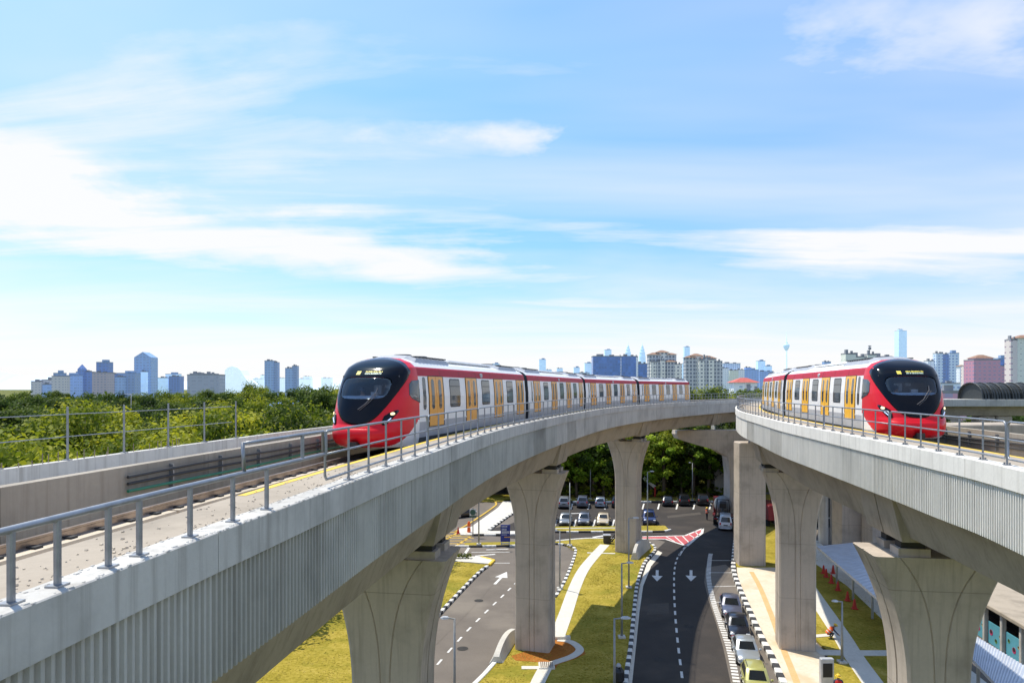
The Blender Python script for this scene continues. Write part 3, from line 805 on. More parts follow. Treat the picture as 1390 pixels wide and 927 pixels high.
def lead_nose(car, x0, dest1, dest2):
    M = Matrix.Translation((x0, 0, 0))
    # shell
    mb = MB(); mb.M = M
    nz, nt_ = 150, 150; zs = [0.30 + 3.195 * k / nz for k in range(nz + 1)]
    mo = [tuple(p) for p in smooth_poly([tuple(p) for p in mask_pts], 3)]
    def inside_win(y, z): return abs(y) < WIN_W + .03 and WIN_Z0 - .03 < z < WIN_Z1 + .03
    P = []
    for z in zs:
        row = []
        for k in range(nt_ + 1):
            a = -PI / 2 + PI * k / nt_
            c_, s_ = max(0, math.cos(a)), math.sin(a)
            y = nose_W(z) * math.copysign(abs(s_) ** (2 / NEXP), s_); x = nose_L(z) * c_ ** (2 / NEXP)
            row.append((x, y, z))
        P.append(row)
    base = len(mb.v); mb.add([p for r in P for p in r], [])
    w = nt_ + 1
    for i in range(nz):
        for k in range(nt_):
            cx = (P[i][k][0] + P[i + 1][k + 1][0]) / 2; cy = (P[i][k][1] + P[i + 1][k + 1][1]) / 2; cz = (zs[i] + zs[i + 1]) / 2
            if inside_win(cy, cz): continue
            edge = -0.42 + 2.1 * max(0, (1.65 - cz) / 1.3) ** 1.3
            m = 1 if (cx < edge and cz < 1.65) else 0
            if cz < 0.40 and m == 1: m = 1
            mb.f.append([base + i * w + k, base + i * w + k + 1, base + (i + 1) * w + k + 1, base + (i + 1) * w + k]); mb.mi.append(m)
    # step of the chin bumper
    mb.build("nose_shell", [T_RED, T_WHITE], car, smooth=True)
    mb = MB(); mb.M = M
    out = [Vector(p) for p in mo]; ring_patch(mb, out, win_outline(out), 0.012, 10)
    mb.build("black_mask", T_BLACK, car, smooth=True)
    mb = MB(); mb.M = M
    wo = win_outline(out); fill_patch(mb, wo, 0.004, 6, 0.0); mb.build("windscreen", T_CLEAR, car, smooth=True)
    # cab behind the glass
    mb = MB(); mb.M = M
    mb.m = 0; mb.box((0.05, 0, 2.3), (0.04, 2.2, 1.6)); mb.box((0.7, 0, 1.60), (1.3, 2.0, 0.05)); mb.box((0.5, 0, 2.95), (0.9, 1.8, 0.04))
    for s in (-1, 1): mb.box((0.6, s * 1.08, 2.2), (1.0, 0.03, 1.2))
    mb.m = 1; mb.box((1.56, 0, 1.99), (0.26, 1.56, 0.20))
    mb.m = 2; mb.box((0.3, -0.1, 2.3), (0.1, 0.3, 0.34)); mb.box((0.3, 0.28, 2.42), (0.08, 0.2, 0.12)); mb.box((1.2, 0.2, 2.12), (0.1, 0.26, 0.2))
    mb.build("cab_interior", [T_CABIN, T_FLOORB, T_GREY], car)
    # headlights
    for s in (-1, 1):
        h = [(0.90, 1.50), (1.12, 1.66), (1.20, 1.70), (1.21, 1.62), (1.04, 1.30), (0.96, 1.20), (0.86, 1.22)]
        pts = [Vector((s * y, z)) for y, z in h]
        if s < 0: pts = pts[::-1]
        pts = [Vector((p.x * 1.0, p.y - .10)) for p in pts]
        mb = MB(); mb.M = M; fill_patch(mb, smooth_poly([tuple(p) for p in pts], 2), 0.026, 3, 0.03)
        hl = mb.build("headlight", T_BLACK, car, smooth=True)
        mb = MB(); mb.M = M; c = (s * 1.09, 1.475)
        fill_patch(mb, [Vector((c[0] + .05 * math.cos(a * PI / 6) * s, c[1] + .05 * math.sin(a * PI / 6))) for a in range(12)], 0.05, 2, 0.02); mb.build("lamp", T_LAMP, hl)
        mb = MB(); mb.M = M
        mb.tube([nose_pt(s * (1.07 - .028 * k), 1.33 - 0.035 * k, 0.036) for k in range(6)], 0.016, 6); mb.build("led_strip", T_LED, hl)
    # side cab windows
    for s in (-1, 1):
        mb = MB(); mb.M = M
        q = [(-0.05, 1.82), (0.62, 1.98), (0.80, 2.12), (0.74, 2.50), (0.55, 2.62), (-0.05, 2.66)]
        def sp(x, z, off): return (x, s * (nose_y(x, z) + off), z)
        c = (0.35, 2.25)
        for rk, off in ((1.0, 0.0), (1.0, 0.014), (0.02, 0.02)):
            pass
        rings = [[sp(c[0] + (x - c[0]) * k, c[1] + (z - c[1]) * k, o) for x, z in q] for k, o in ((1, -.01), (1, .016), (.66, .018), (.33, .018), (.02, .018))]
        mb.loft(rings if s > 0 else [r[::-1] for r in rings], cap=False); mb.build("cab_side_window", T_GLASS, car, smooth=False)
    # destination display: rows of lit marks too small to read
    mb = MB(); mb.M = M; rnd = random.Random(dest1)
    def block(y0, y1, z0, z1): mb.quad(nose_pt(y0, z0, .02), nose_pt(y1, z0, .02), nose_pt(y1, z1, .02), nose_pt(y0, z1, .02))
    mb.m = 0; 
    for k in range(3): block(-0.46, -0.30, 2.82 + k * .045, 2.85 + k * .045)
    for row, m, z0 in ((0, 0, 2.90), (1, 1, 2.83)):
        mb.m = m; y = -0.12
        while y < 0.50:
            wv = rnd.choice((.025, .03, .04)); block(y, y + wv, z0, z0 + rnd.choice((.032, .04, .045))); y += wv + rnd.choice((.012, .012, .03))
    mb.build("destination_display", [T_TEXT, T_TEXT2], car)
    # wiper, emblem dot, chin lip, coupler
    mb = MB(); mb.M = M
    mb.tube([nose_pt(0.0, 1.62, .03), nose_pt(0.25, 1.80, .05), nose_pt(0.52, 2.16, .045)], 0.016, 6); mb.tube([nose_pt(0.50, 1.98, .04), nose_pt(0.55, 2.34, .04)], 0.014, 6)
    mb.tube([nose_pt(0.06, 1.58, .03), nose_pt(0.34, 1.82, .05), nose_pt(0.60, 2.14, .045)], 0.010, 6)
    mb.build("wiper", plain("wiper_grey", (0.16, 0.15, 0.15), 0.4, 0.5), car)
    mb = MB(); mb.M = M
    rings = []
    for z, off in ((0.98, 0.0), (0.96, 0.05), (0.80, 0.06), (0.60, 0.05), (0.56, 0.0)):
        rings.append([nose_pt(-1.05 + 2.1 * k / 24, z, off * (1 - (abs(-1 + 2 * k / 24)) ** 4)) for k in range(25)])
    mb.loft(rings, cap=False, closed=False); mb.build("bumper", T_RED, car, smooth=True)
    mb = MB(); mb.M = M; mb.cyl((1.5, 0, 0.42), (2.42, 0, 0.42), .11, None, 10); mb.box((2.42, 0, 0.42), (.12, .28, .24)); mb.build("coupler", T_BOGIE, car)

def train_body(lenb, lead, doors, gold, vis, rootname="car_body"):
    """one car: x from -lenb/2 (tail) to +lenb/2 (front), doors = x of door centres"""
    pass

def car(root, V, d_front, L_, uc, zrail, lead, vis, gold, idx):
    """V alignment, d_front: distance of the front end, car stretches away from the camera"""
    nose = NOSE if lead else 0.0
    da, db = d_front + nose, d_front + nose + L_
    pa, pb = V.PU(da + 1.6, uc, 0, zrail), V.PU(db - 1.6, uc, 0, zrail)
    f = (pa - pb).normalized(); ctr = (pa + pb) / 2
    h = L_ / 2
    doorm = T_GOLD if gold else T_DOOR
    mb = MB()
    prof = [(-side_y(z), z) for z in (0.30, 0.55, 0.82, 1.12, 2.05, 2.80, 3.08, 3.14, 3.30, 3.44, 3.50)]
    full = prof + [(-y, z) for y, z in prof[-2::-1]]
    bands = [3, 2, 2 if not gold else 2, 0, 0, 1, 1, 4, 4, 4]; bands = bands + bands[::-1]
    xs = [-h, -h + 0.06, h - (0.0 if lead else 0.06), h]
    for i in range(3):
        k0 = 0.985 if i == 0 else 1; k1 = 0.985 if (i == 2 and not lead) else 1
        for j in range(len(full) - 1):
            mb.m = bands[j]
            (y0, z0), (y1, z1) = full[j], full[j + 1]
            mb.poly([(xs[i], y0 * k0, z0), (xs[i], y1 * k0, z1), (xs[i + 1], y1 * k1, z1), (xs[i + 1], y0 * k1, z0)])
    for xx, sgn in ((-h, 1), (h, -1)):
        mb.m = 3; p = [(xx, y * (1 if (lead and sgn < 0) else .985), z) for y, z in full]; mb.poly(p if sgn < 0 else p[::-1])
    mb.m = 3; mb.poly([(-h, -1.32, .3), (h, -1.32, .3), (h, 1.32, .3), (-h, 1.32, .3)])
    body = mb.build("car_body", [T_WHITE, T_BAND, T_GREY, T_DGREY, T_ROOF], root, origin=Vector((0, 0, 0)))
    body.location = ctr - root.location; body.rotation_euler = (0, 0, math.atan2(f.y, f.x))
    # bays from the front
    front = h - 0.25
    slit = front - 0.28 if lead else front - 0.55
    usable = (front - 1.05) - (-h + 1.15) if lead else (front - 1.55) - (-h + 1.15)
    first = front - 1.45 if lead else front - 1.75
    pitch = (first - (-h + 1.25)) / 3
    s = vis
    dcs = [first - pitch * k for k in range(4)]
    for dc in dcs:
        m2 = MB(); m2.m = 0; strip(m2, dc - 0.86, dc + 0.80, Z_DOOR0 - .03, Z_DOOR1 + .03, s, 0.004)  # dark rim round each door: shade of its recess painted as a flat strip
        m2.m = 1
        for q in (-1, 1): strip(m2, dc + q * 0.37 - 0.355, dc + q * 0.37 + 0.355, Z_DOOR0, Z_DOOR1, s, 0.022, 6, 0.02)
        dr = m2.build("door", [T_SEAL_SHADE, doorm], body)
        for q in (-1, 1):
            m2 = MB(); pane(m2, dc + q * 0.37, 2.13, 0.30, 1.14, 0.13, s, 0.027); m2.build("door_window", T_GLASS, dr)
    for k in range(3):
        wc = (dcs[k] + dcs[k + 1]) / 2
        m2 = MB(); m2.m = 0; pane(m2, wc, 2.16, 1.26, 1.16, 0.12, s, 0.005); m2.m = 1; pane(m2, wc, 2.16, 1.18, 1.08, 0.10, s, 0.011)
        m2.m = 0; strip(m2, wc - .59, wc + .59, 2.42, 2.445, s, 0.014, 1)
        m2.build("window", [T_SEAL_SHADE, T_GLASS], body)
    m2 = MB(); pane(m2, slit, 2.16, 0.30, 1.22, 0.12, s, 0.006); m2.build("slit_window", T_GLASS, body)
    # panel joints in the red band, side camera
    m2 = MB()
    for k in range(1, 7): xx = -h + L_ * k / 7; strip(m2, xx - .012, xx + .012, 2.83, 3.08, s, 0.003, 1)
    m2.build("band_joint", T_SEAL_SHADE, body)
    m2 = MB(); m2.bbox((0.3, s * 1.27, 2.93), (0.34, 0.12, 0.2), 0.04); m2.build("side_camera", T_GREY, body)
    # roof plant: grilled units at both ends
    for e in (-1, 1):
        cx = e * (h - 2.4)
        m2 = MB(); rings = []
        for x, k in ((cx - 2.0, 0.0), (cx - 1.6, 1.0), (cx + 1.6, 1.0), (cx + 2.0, 0.0)):
            rings.append([(x, -1.02, 3.26 - .01), (x, -0.92, 3.30 + .18 * k), (x, -0.55, 3.44 + .15 * k), (x, 0, 3.47 + .15 * k), (x, 0.55, 3.44 + .15 * k), (x, 0.92, 3.30 + .18 * k), (x, 1.02, 3.25)])
        m2.loft(rings, cap=False, closed=False)
        u = m2.build("roof_unit", T_GREY if True else T_ROOF, body)
        m2 = MB()
        for k in range(9):
            xx = cx - 1.45 + k * 0.36
            for sg in (-1, 1): m2.box((xx, sg * 0.80, 3.545), (0.2, 0.24, 0.05))
        m2.build("roof_grille", T_DGREY, u)
        m2 = MB()
        for xx in (cx - .8, cx + .8): m2.lathe([(0.36, 0), (0.36, .05), (0.3, .07), (0.02, .07)], (xx, 0, 3.60), 14)
        m2.build("roof_fan", T_DGREY, u)
    m2 = MB(); m2.bbox((0, 0, 3.50), (L_ - 9.4, 1.5, 0.10), 0.05); m2.build("roof_panel", T_ROOF, body)
    # running gear
    for e in (-1, 1):
        cx = e * (h - 3.6)
        m2 = MB(); m2.bbox((cx, 0, 0.32), (3.0, 2.1, 0.28), 0.06)
        for xx in (cx - 1.0, cx + 1.0):
            for sg in (-1, 1): m2.cyl((xx, sg * 0.70, 0.36), (xx, sg * 0.84, 0.36), 0.36, None, 18)
        m2.build("bogie", T_BOGIE, body)
    m2 = MB(); m2.bbox((0, 0, 0.30), (L_ - 10.6, 2.2, 0.34), 0.05); m2.build("underframe_box", T_BOGIE, body)
    if not lead or True:
        m2 = MB()
        for k in range(5):
            xx = -h - 0.06 - 0.11 * k; m2.box((xx, 0, 1.9), (0.055, 2.3 - .1 * (k % 2), 2.5))
        m2.build("gangway_bellows", T_DGREY, body)
    if lead: lead_nose(body, h, idx, idx + 5)
    return db + 0.62

def train(V, label, d0, lens, uc, zr, vis, gold, idx):
    root = wempty("train", V.P(d0, uc(d0), zr), label, "train", "red and white metro trains")
    d = d0
    for k, l in enumerate(lens): d = car(root, V, d, l, uc, zr, k == 0, vis, gold, idx)
    return root
train(VL, "longer red-nosed metro train with orange doors, its driver behind the windscreen, on the left viaduct", dL(25.1 * KY), [15.8, 17.2, 17.2, 17.2], uL, ZRAIL_L, 1, False, 3)
train(VR, "shorter-looking red metro train with yellow doors curving away on the right viaduct", dR(30.4 * KY), [15.6, 16.4, 16.4], uR, ZRAIL_R, -1, True, 4)
# ------------------------------------------------------------------ ground, roads, lawns, kerbs, markings
M_GRASS = ground_mat("lawn_grass", [(0.30, (0.13, 0.10, 0.012)), (0.45, (0.27, 0.215, 0.022)), (0.56, (0.37, 0.285, 0.045)), (0.72, (0.47, 0.36, 0.11))], 0.45, 5.0, 0.9, patch=(0.19, 0.185, 0.018), patch_scale=0.22)
M_GRASS_FAR = ground_mat("rough_grass", [(0.3, (0.05, 0.07, 0.012)), (0.5, (0.12, 0.13, 0.02)), (0.75, (0.25, 0.22, 0.04))], 0.06, 1.5, 0.5)
M_ASPH = ground_mat("asphalt_worn", [(0.3, (0.115, 0.098, 0.082)), (0.5, (0.16, 0.137, 0.115)), (0.75, (0.21, 0.18, 0.15))], 0.3, 14.0, 0.25, patch=(0.22, 0.19, 0.155), patch_scale=0.12, rough=0.85)
M_ASPH2 = ground_mat("asphalt_dark", [(0.3, (0.030, 0.026, 0.024)), (0.5, (0.046, 0.040, 0.036)), (0.75, (0.075, 0.063, 0.054))], 0.25, 14.0, 0.25, patch=(0.085, 0.070, 0.058), patch_scale=0.1, rough=0.8)  # depth of the viaduct shadow partly put into this dark colour
M_PAVE = ground_mat("paving_pale", [(0.3, (0.55, 0.46, 0.34)), (0.5, (0.66, 0.57, 0.44)), (0.75, (0.74, 0.66, 0.54))], 0.5, 5.0, 0.2, patch=(0.58, 0.44, 0.28), patch_scale=0.3)
M_PATH = ground_mat("footpath_slabs", [(0.3, (0.50, 0.47, 0.41)), (0.5, (0.62, 0.59, 0.52)), (0.75, (0.70, 0.67, 0.60))], 0.8, 6.0, 0.2)
M_SOIL = ground_mat("orange_soil", [(0.3, (0.22, 0.07, 0.012)), (0.5, (0.36, 0.13, 0.02)), (0.75, (0.42, 0.20, 0.05))], 0.9, 6.0, 0.8)
M_REDP = ground_mat("red_road_paint", [(0.3, (0.40, 0.08, 0.09)), (0.6, (0.52, 0.13, 0.14)), (0.8, (0.55, 0.22, 0.21))], 0.7, 8.0, 0.1)
M_MARK = ground_mat("road_marking", [(0.3, (0.45, 0.43, 0.40)), (0.55, (0.70, 0.69, 0.66)), (0.8, (0.78, 0.77, 0.74))], 1.2, 9.0, 0.1)
M_MARKY = ground_mat("yellow_marking", [(0.3, (0.45, 0.28, 0.05)), (0.6, (0.62, 0.42, 0.09))], 1.0, 8.0, 0.1)
M_TACT = ground_mat("tactile_strip", [(0.3, (0.55, 0.33, 0.13)), (0.6, (0.66, 0.44, 0.22))], 1.0, 6.0, 0.2)

def structure(mb, name, mats, **k):
    o = mb.build(name, mats); tag(o, kind="structure"); return o
# the ground to the horizon
mb = MB(); n = 36; rr = [0, 60, 140, 260, 420, 700, 1200, 2500, 6000, 16000]
ring0 = None
for i in range(len(rr) - 1):
    for k in range(n):
        a0, a1 = 2 * PI * k / n, 2 * PI * (k + 1) / n
        p = [(rr[i] * math.cos(a), 40 + rr[i] * math.sin(a), -0.06) for a in (a0, a1)]; q = [(rr[i + 1] * math.cos(a), 40 + rr[i + 1] * math.sin(a), -0.06) for a in (a1, a0)]
        mb.poly((p + q) if i else [p[0]] + q[::1] if False else ([p[0]] + [q[1], q[0]]))if i == 0 else mb.poly([p[0], q[1], q[0], p[1]])
structure(mb, "ground", M_GRASS_FAR)
def gp(pts, z=0.0): return [(G(x, y).x, G(x, y).y) for x, y in pts]
def sheet(name, pts, z, mat, world=False):
    mb = MB(); q = pts if world else gp(pts); a = sum(q[i][0] * q[(i + 1) % len(q)][1] - q[(i + 1) % len(q)][0] * q[i][1] for i in range(len(q)))
    if a < 0: q = q[::-1]
    mb.poly([(x, y, z) for x, y in q]); return structure(mb, name, mat)
def slab(name, pts, z, mat, z0=-0.05):
    mb = MB(); mb.prism(gp(pts), z0, z); return structure(mb, name, mat)
# asphalt: one wide worn sheet, and the darker road with the car park
sheet("road", [(-46, 22), (58, 22), (58, 118), (-46, 118)], 0.0, M_ASPH, True)
sheet("main_road", [(838, 1000), (848, 927), (857, 850), (864, 795), (878, 762), (893, 744), (903, 735), (880, 729), (740, 736), (640, 724), (690, 712), (742, 690), (746, 680), (1060, 680), (1000, 716), (995, 760), (998, 790), (1020, 840), (1052, 900), (1100, 1000)], 0.004, M_ASPH2)

sheet("parking_lane", [(1002, 1000), (992, 927), (982, 880), (972, 845), (962, 815), (956, 790), (958, 770), (985, 766), (997, 776), (1003, 797), (1016, 829), (1032, 866), (1048, 896), (1066, 936), (1096, 1000)], 0.008, M_ASPH)  # worn lane kept lighter: part of its sunlight is in the colour
# kerbs with alternating black and white blocks
def resample(pts, step):
    out = [Vector(pts[0])]; acc = 0.0
    for a, b in zip(pts, pts[1:]):
        a, b = Vector(a), Vector(b); l = (b - a).length; t = step - acc
        while t <= l: out.append(a.lerp(b, t / l)); t += step
        acc = l - (t - step)
    return out
def smooth_line(pts, n=6):
    out = []; m = len(pts)
    for i in range(m - 1):
        p0, p1, p2, p3 = (Vector(pts[max(0, min(m - 1, i + k - 1))]) for k in range(4))
        for k in range(n):
            t = k / n; out.append(0.5 * ((2 * p1) + (-p0 + p2) * t + (2 * p0 - 5 * p1 + 4 * p2 - p3) * t * t + (-p0 + 3 * p1 - 3 * p2 + p3) * t ** 3))
    out.append(Vector(pts[-1])); return out
M_KERBW = plain("kerb_white", (0.70, 0.68, 0.63), 0.8, 0, 0.2, True, 3)
def kerb(pts, block=0.62, w=0.30, h=0.20, world=False, both=True, mats=None, black_first=False):
    q = resample(smooth_line(pts if world else gp(pts)), block); mb = MB()
    for i in range(len(q) - 1):
        a, b = q[i], q[i + 1]; t = (b - a).normalized(); nrm = Vector((-t.y, t.x)) * w / 2; c = (a + b) / 2
        mb.m = (i + black_first) % 2; e = 0.004
        a2, b2 = a + t * e, b - t * e
        ring = lambda p: [(p.x - nrm.x, p.y - nrm.y, -0.02), (p.x - nrm.x, p.y - nrm.y, h - 0.03), (p.x - nrm.x * .8, p.y - nrm.y * .8, h), (p.x + nrm.x * .8, p.y + nrm.y * .8, h), (p.x + nrm.x, p.y + nrm.y, h - 0.03), (p.x + nrm.x, p.y + nrm.y, -0.02)]
        mb.loft([ring(a2), ring(b2)])
    return structure(mb, "kerb", mats or [M_KERBW, M_BLACK])
def plain_kerb(pts, mat=None, **k): return kerb(pts, block=2.0, mats=[mat or M_KERBW, mat or M_KERBW], **k)

# lawns
LAWN_L = [(664, 768), (646, 781), (584, 847), (520, 912), (440, 1000), (150, 1100), (290, 927), (452, 815), (545, 768), (612, 763)]
slab("lawn", LAWN_L, 0.14, M_GRASS)
kerb([(440, 1000), (520, 912), (584, 847), (646, 782), (664, 768)]); plain_kerb([(664, 768), (672, 763), (660, 758), (640, 757)], M_YEL)
slab("paved_island_end", [(664, 767), (668, 762), (655, 757), (608, 757), (608, 763), (640, 765)], 0.17, M_PATH)
LAWN_M = [(590, 985), (640, 935), (668, 905), (700, 865), (752, 816), (768, 786), (781, 752), (780, 745), (764, 740), (744, 737), (800, 732), (868, 733), (884, 739), (890, 748), (876, 764), (867, 790), (861, 830), (856, 880), (850, 935), (842, 1000)]
slab("lawn", LAWN_M, 0.14, M_GRASS)
kerb([(842, 1000), (849, 927), (856, 880), (861, 830), (865, 795), (875, 765), (889, 748), (885, 740), (868, 733.5)])
plain_kerb([(868, 733.5), (800, 732), (744, 737)], M_KERBW)
kerb([(744, 738), (764, 740), (778, 744), (781, 752), (769, 785), (752, 815)])
plain_kerb([(752, 815), (722, 845), (700, 865), (668, 906), (640, 935), (590, 985)])
# gutter strip along the road side of the middle lawn
sheet("gutter", [(852, 1000), (858, 927), (864, 870), (868, 830), (873, 795), (884, 768), (899, 750), (893, 747), (878, 765), (868, 795), (863, 830), (858, 880), (851, 935), (845, 1000)], 0.012, M_PATH)
# footpath across the middle lawn
RIBS = []
def ribbon(name, pts, w, z, mat, world=False, thick=0.06):
    q = smooth_line(pts if world else gp(pts), 5); mb = MB(); l = []; r = []; RIBS.append((q, w / 2 + .12))
    for i, p in enumerate(q):
        t = (q[min(i + 1, len(q) - 1)] - q[max(i - 1, 0)]).normalized(); nn = Vector((-t.y, t.x)) * w / 2; l.append(p + nn); r.append(p - nn)
    mb.loft([[(a.x, a.y, z - thick), (a.x, a.y, z), (b.x, b.y, z), (b.x, b.y, z - thick)] for a, b in zip(l, r)])
    return structure(mb, name, mat)
ribbon("footpath", [(821, 741), (808, 755), (792, 775), (780, 800), (768, 835), (755, 870)], 1.05, 0.165, M_PATH)
slab("soil_patch", [(750, 869), (766, 869), (791, 880), (795, 890), (780, 897), (758, 904), (752, 912), (741, 902), (700, 899), (694, 893), (720, 884)], 0.15, M_SOIL)
ribbon("footpath", [(757, 871), (775, 874), (787, 884), (778, 893), (756, 901), (744, 905)], 0.55, 0.175, M_PATH)
ribbon("footpath", [(741, 908), (732, 925), (722, 950), (714, 975)], 0.85, 0.165, M_PATH)
ribbon("footpath", [(708, 909), (733, 909)], 0.45, 0.17, M_PATH)
ribbon("footpath", [(797, 752), (835, 753)], 0.35, 0.17, M_PATH)
mb = MB(); c = G(742, 907); mb.bbox((c.x, c.y, 0.17), (1.0, 1.0, 0.14), 0.03); o = mb.build("drain_frame", M_PATH, None, origin=Vector((c.x, c.y, 0.1))); tag(o, "square concrete drain with a dark iron grating at the foot of the lawn path", "drain")
mb = MB()
for k in range(7): mb.box((c.x - 0.36 + k * 0.12, c.y, 0.255), (0.05, 0.84, 0.03))
mb.build("grating", M_RAIL, o, origin=Vector((c.x, c.y, 0.1)))
mb = MB(); c = G(767, 869.5); mb.bbox((c.x - .2, c.y, 0.24), (1.15, .35, 0.22), 0.03); structure(mb, "path_step", M_PATH)

# narrow island by the car park and the median with the blue sign
slab("verge_strip", [(735, 722), (735, 716), (902, 714.5), (908, 718), (904, 722)], 0.14, M_GRASS)
plain_kerb([(735, 719), (850, 718)], M_PATH)
kerb([(735, 723), (830, 722.5), (903, 722), (908, 718), (902, 715)], block=1.5)
slab("verge_strip", [(630, 742), (632, 738), (700, 736.5), (745, 736.5), (745, 739), (690, 741)], 0.14, M_GRASS)
kerb([(618, 742.5), (650, 742.5), (700, 741.5), (745, 739.5)], block=1.5)
# far pavements at the left, with the diagonal walk
slab("pavement", [(622, 726), (622, 719), (640, 716), (676, 690), (684, 680), (700, 678), (700, 696), (686, 704), (664, 722), (720, 722), (720, 725)], 0.15, M_PATH)
kerb([(660, 723), (688, 703), (712, 688)], block=0.7); kerb([(625, 727), (660, 727), (722, 725.5)], block=1.4)
sheet("side_road", [(560, 730), (560, 690), (620, 660), (700, 655), (700, 670), (676, 686), (640, 712), (622, 720), (622, 730)], 0.004, M_ASPH)
plain_kerb([(618, 722), (640, 709), (668, 690), (674, 684), (668, 679), (652, 678)], M_MARKY, h=0.1)
# car park back edge: kerb and rough verge
slab("verge", [(560, 672), (735, 672), (1060, 672), (1060, 681), (735, 681.5), (560, 681.5)], 0.15, M_GRASS)
kerb([(735, 682), (880, 682), (1062, 681)], block=2.4, w=.5, h=.25)

# the right-hand pavement
slab("pavement", [(1000, 772), (1052, 772), (1058, 800), (1090, 858), (1118, 885), (1130, 950), (1136, 1000), (1098, 1000), (1066, 935), (1048, 895), (1032, 864), (1016, 828), (1003, 798)], 0.15, M_PAVE)
kerb([(1098, 1000), (1066, 935), (1048, 895), (1032, 864), (1016, 828), (1003, 798), (996, 776), (996, 758), (999, 727)], block=0.75, w=.42, h=.26)
slab("lawn", [(998, 726), (1003, 716), (1060, 700), (1062, 772), (1000, 772), (997, 760)], 0.14, M_GRASS)
ribbon("tactile_line", [(1020, 778), (1032, 800), (1050, 845), (1062, 880), (1080, 925), (1096, 970)], 0.40, 0.165, M_TACT, thick=0.02)
slab("lawn", [(1060, 740), (1075, 735), (1110, 745), (1160, 790), (1230, 890), (1260, 960), (1270, 1010), (1140, 1010), (1134, 950), (1122, 884), (1094, 857), (1062, 800)], 0.14, M_GRASS)
ribbon("footpath", [(1092, 790), (1106, 812), (1140, 862), (1160, 895), (1188, 935), (1215, 980)], 1.25, 0.165, M_PATH)
ribbon("footpath", [(1104, 866), (1146, 863)], 0.5, 0.17, M_PATH)
ribbon("footpath", [(1110, 888), (1165, 889), (1215, 889)], 0.9, 0.17, M_PATH)
slab("shaded_pavement", [(1072, 735), (1110, 735), (1240, 850), (1340, 930), (1420, 1010), (1340, 1010), (1205, 850), (1150, 797), (1100, 762)], 0.15, M_PATH)

# painted markings
def dash(px0, py0, px1, py1, w, name="lane_dash", z=0.012, mat=None):
    a, b = G(px0, py0), G(px1, py1); t = (b - a).normalized(); nn = Vector((-t.y, t.x, 0)) * w / 2
    return [a - nn, b - nn, b + nn, a + nn]
def marks(name, quads, mat=None, z=0.012):
    mb = MB()
    for q in quads: mb.poly([(p.x, p.y, z) for p in q])
    return structure(mb, name, mat or M_MARK)
def dashes_along(pts, on, off, w):
    q = resample(smooth_line(gp(pts), 8), 0.1); out = []; i = 0; no, nf = int(round(on / .1)), int(round(off / .1))
    while i + no < len(q):
        a, b = q[i], q[i + no]; t = (b - a).normalized(); nn = Vector((-t.y, t.x)) * w / 2; out.append([a - nn, b - nn, b + nn, a + nn]); i += no + nf
    return out
marks("lane_dashes", dashes_along([(930, 960), (926, 920), (921, 880), (917, 840), (915, 800), (916, 770), (922, 752), (934, 738)], 1.0, 1.0, 0.16))
marks("lane_dashes", dashes_along([(560, 940), (595, 900), (640, 850), (692, 799), (730, 762)], 0.9, 1.25, 0.15))
marks("lane_line", dashes_along([(584, 882), (640, 826), (672, 790), (700, 768)], 4.0, 0.0, 0.07), M_ASPH)
marks("parking_line", dashes_along([(1010, 990), (1000, 927), (990, 880), (978, 845), (968, 815), (962, 785), (963, 762), (965, 750)], 0.34, 0.2, 0.42))
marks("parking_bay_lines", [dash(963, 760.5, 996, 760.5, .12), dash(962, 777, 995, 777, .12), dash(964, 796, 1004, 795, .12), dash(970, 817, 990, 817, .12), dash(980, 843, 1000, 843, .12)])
marks("edge_line", dashes_along([(922, 754), (930, 742), (945, 729), (953, 719)], 3, 0, 0.22))
def arrow(px, py, l, w, dirx=0):
    c = G(px, py); mb = MB(); a = R(dirx)
    for pts in ([(-.13, -l / 2), (.13, -l / 2), (.13, l * .02), (-.13, l * .02)], [(-w / 2, l * .02), (w / 2, l * .02), (0, l / 2)]):
        mb.poly([(c.x + (x * math.cos(a) - y * math.sin(a)), c.y + (x * math.sin(a) + y * math.cos(a)), 0.013) for x, y in pts])
    structure(mb, "direction_arrow", M_MARK)
arrow(892, 781, 4.0, 1.0, 168); arrow(938, 781, 4.0, 1.0, 165.5); arrow(680, 784, 4.4, 1.2, -14)
marks("turn_markings", [dash(628, 756, 637, 742.5, .3), dash(640, 749.5, 692, 749, .15), dash(645, 754.5, 672, 752, .35), dash(660, 746, 690, 745, .25), dash(668, 764, 692, 764, .15), dash(805, 729, 826, 726, .5), dash(803, 730.5, 820, 732.5, .4), dash(772, 697, 799, 696, .4)])
# red hatched island between the two roads
mb = MB(); z = 0.014
outl = gp([(872, 728.5), (900, 728), (930, 727), (946, 720), (955, 717), (952, 724), (940, 733), (932, 741), (918, 735), (903, 731), (872, 731)]); mb.poly([(x, y, z) for x, y in outl[::-1]]); structure(mb, "red_hatched_island", M_REDP)
marks("hatch_lines", [dash(872, 728.3, 930, 726.8, .3), dash(930, 726.8, 954, 717, .3), dash(954, 717, 953, 723, .3), dash(953, 723, 932, 741, .35), dash(932, 741, 903, 731.5, .3), dash(903, 731.5, 872, 731.2, .3), dash(904, 728, 916, 735, .16), dash(916, 728, 928, 739, .16), dash(926, 727, 936, 737, .16), dash(935, 725, 944, 731, .16), dash(943, 721, 949, 727, .16)], z=0.018)
# yellow box hatch at the left entrance
mb = []; 
for k in range(6): mb.append(dash(590 + k * 3, 742 - k * 4.0, 634 + k * 3.0, 741 - k * 3.6, .28))
mb += [dash(590, 742, 622, 722, .3), dash(614, 744, 640, 727, .3), dash(600, 728, 640, 727.5, .3)]
marks("yellow_box_markings", mb, M_MARKY)
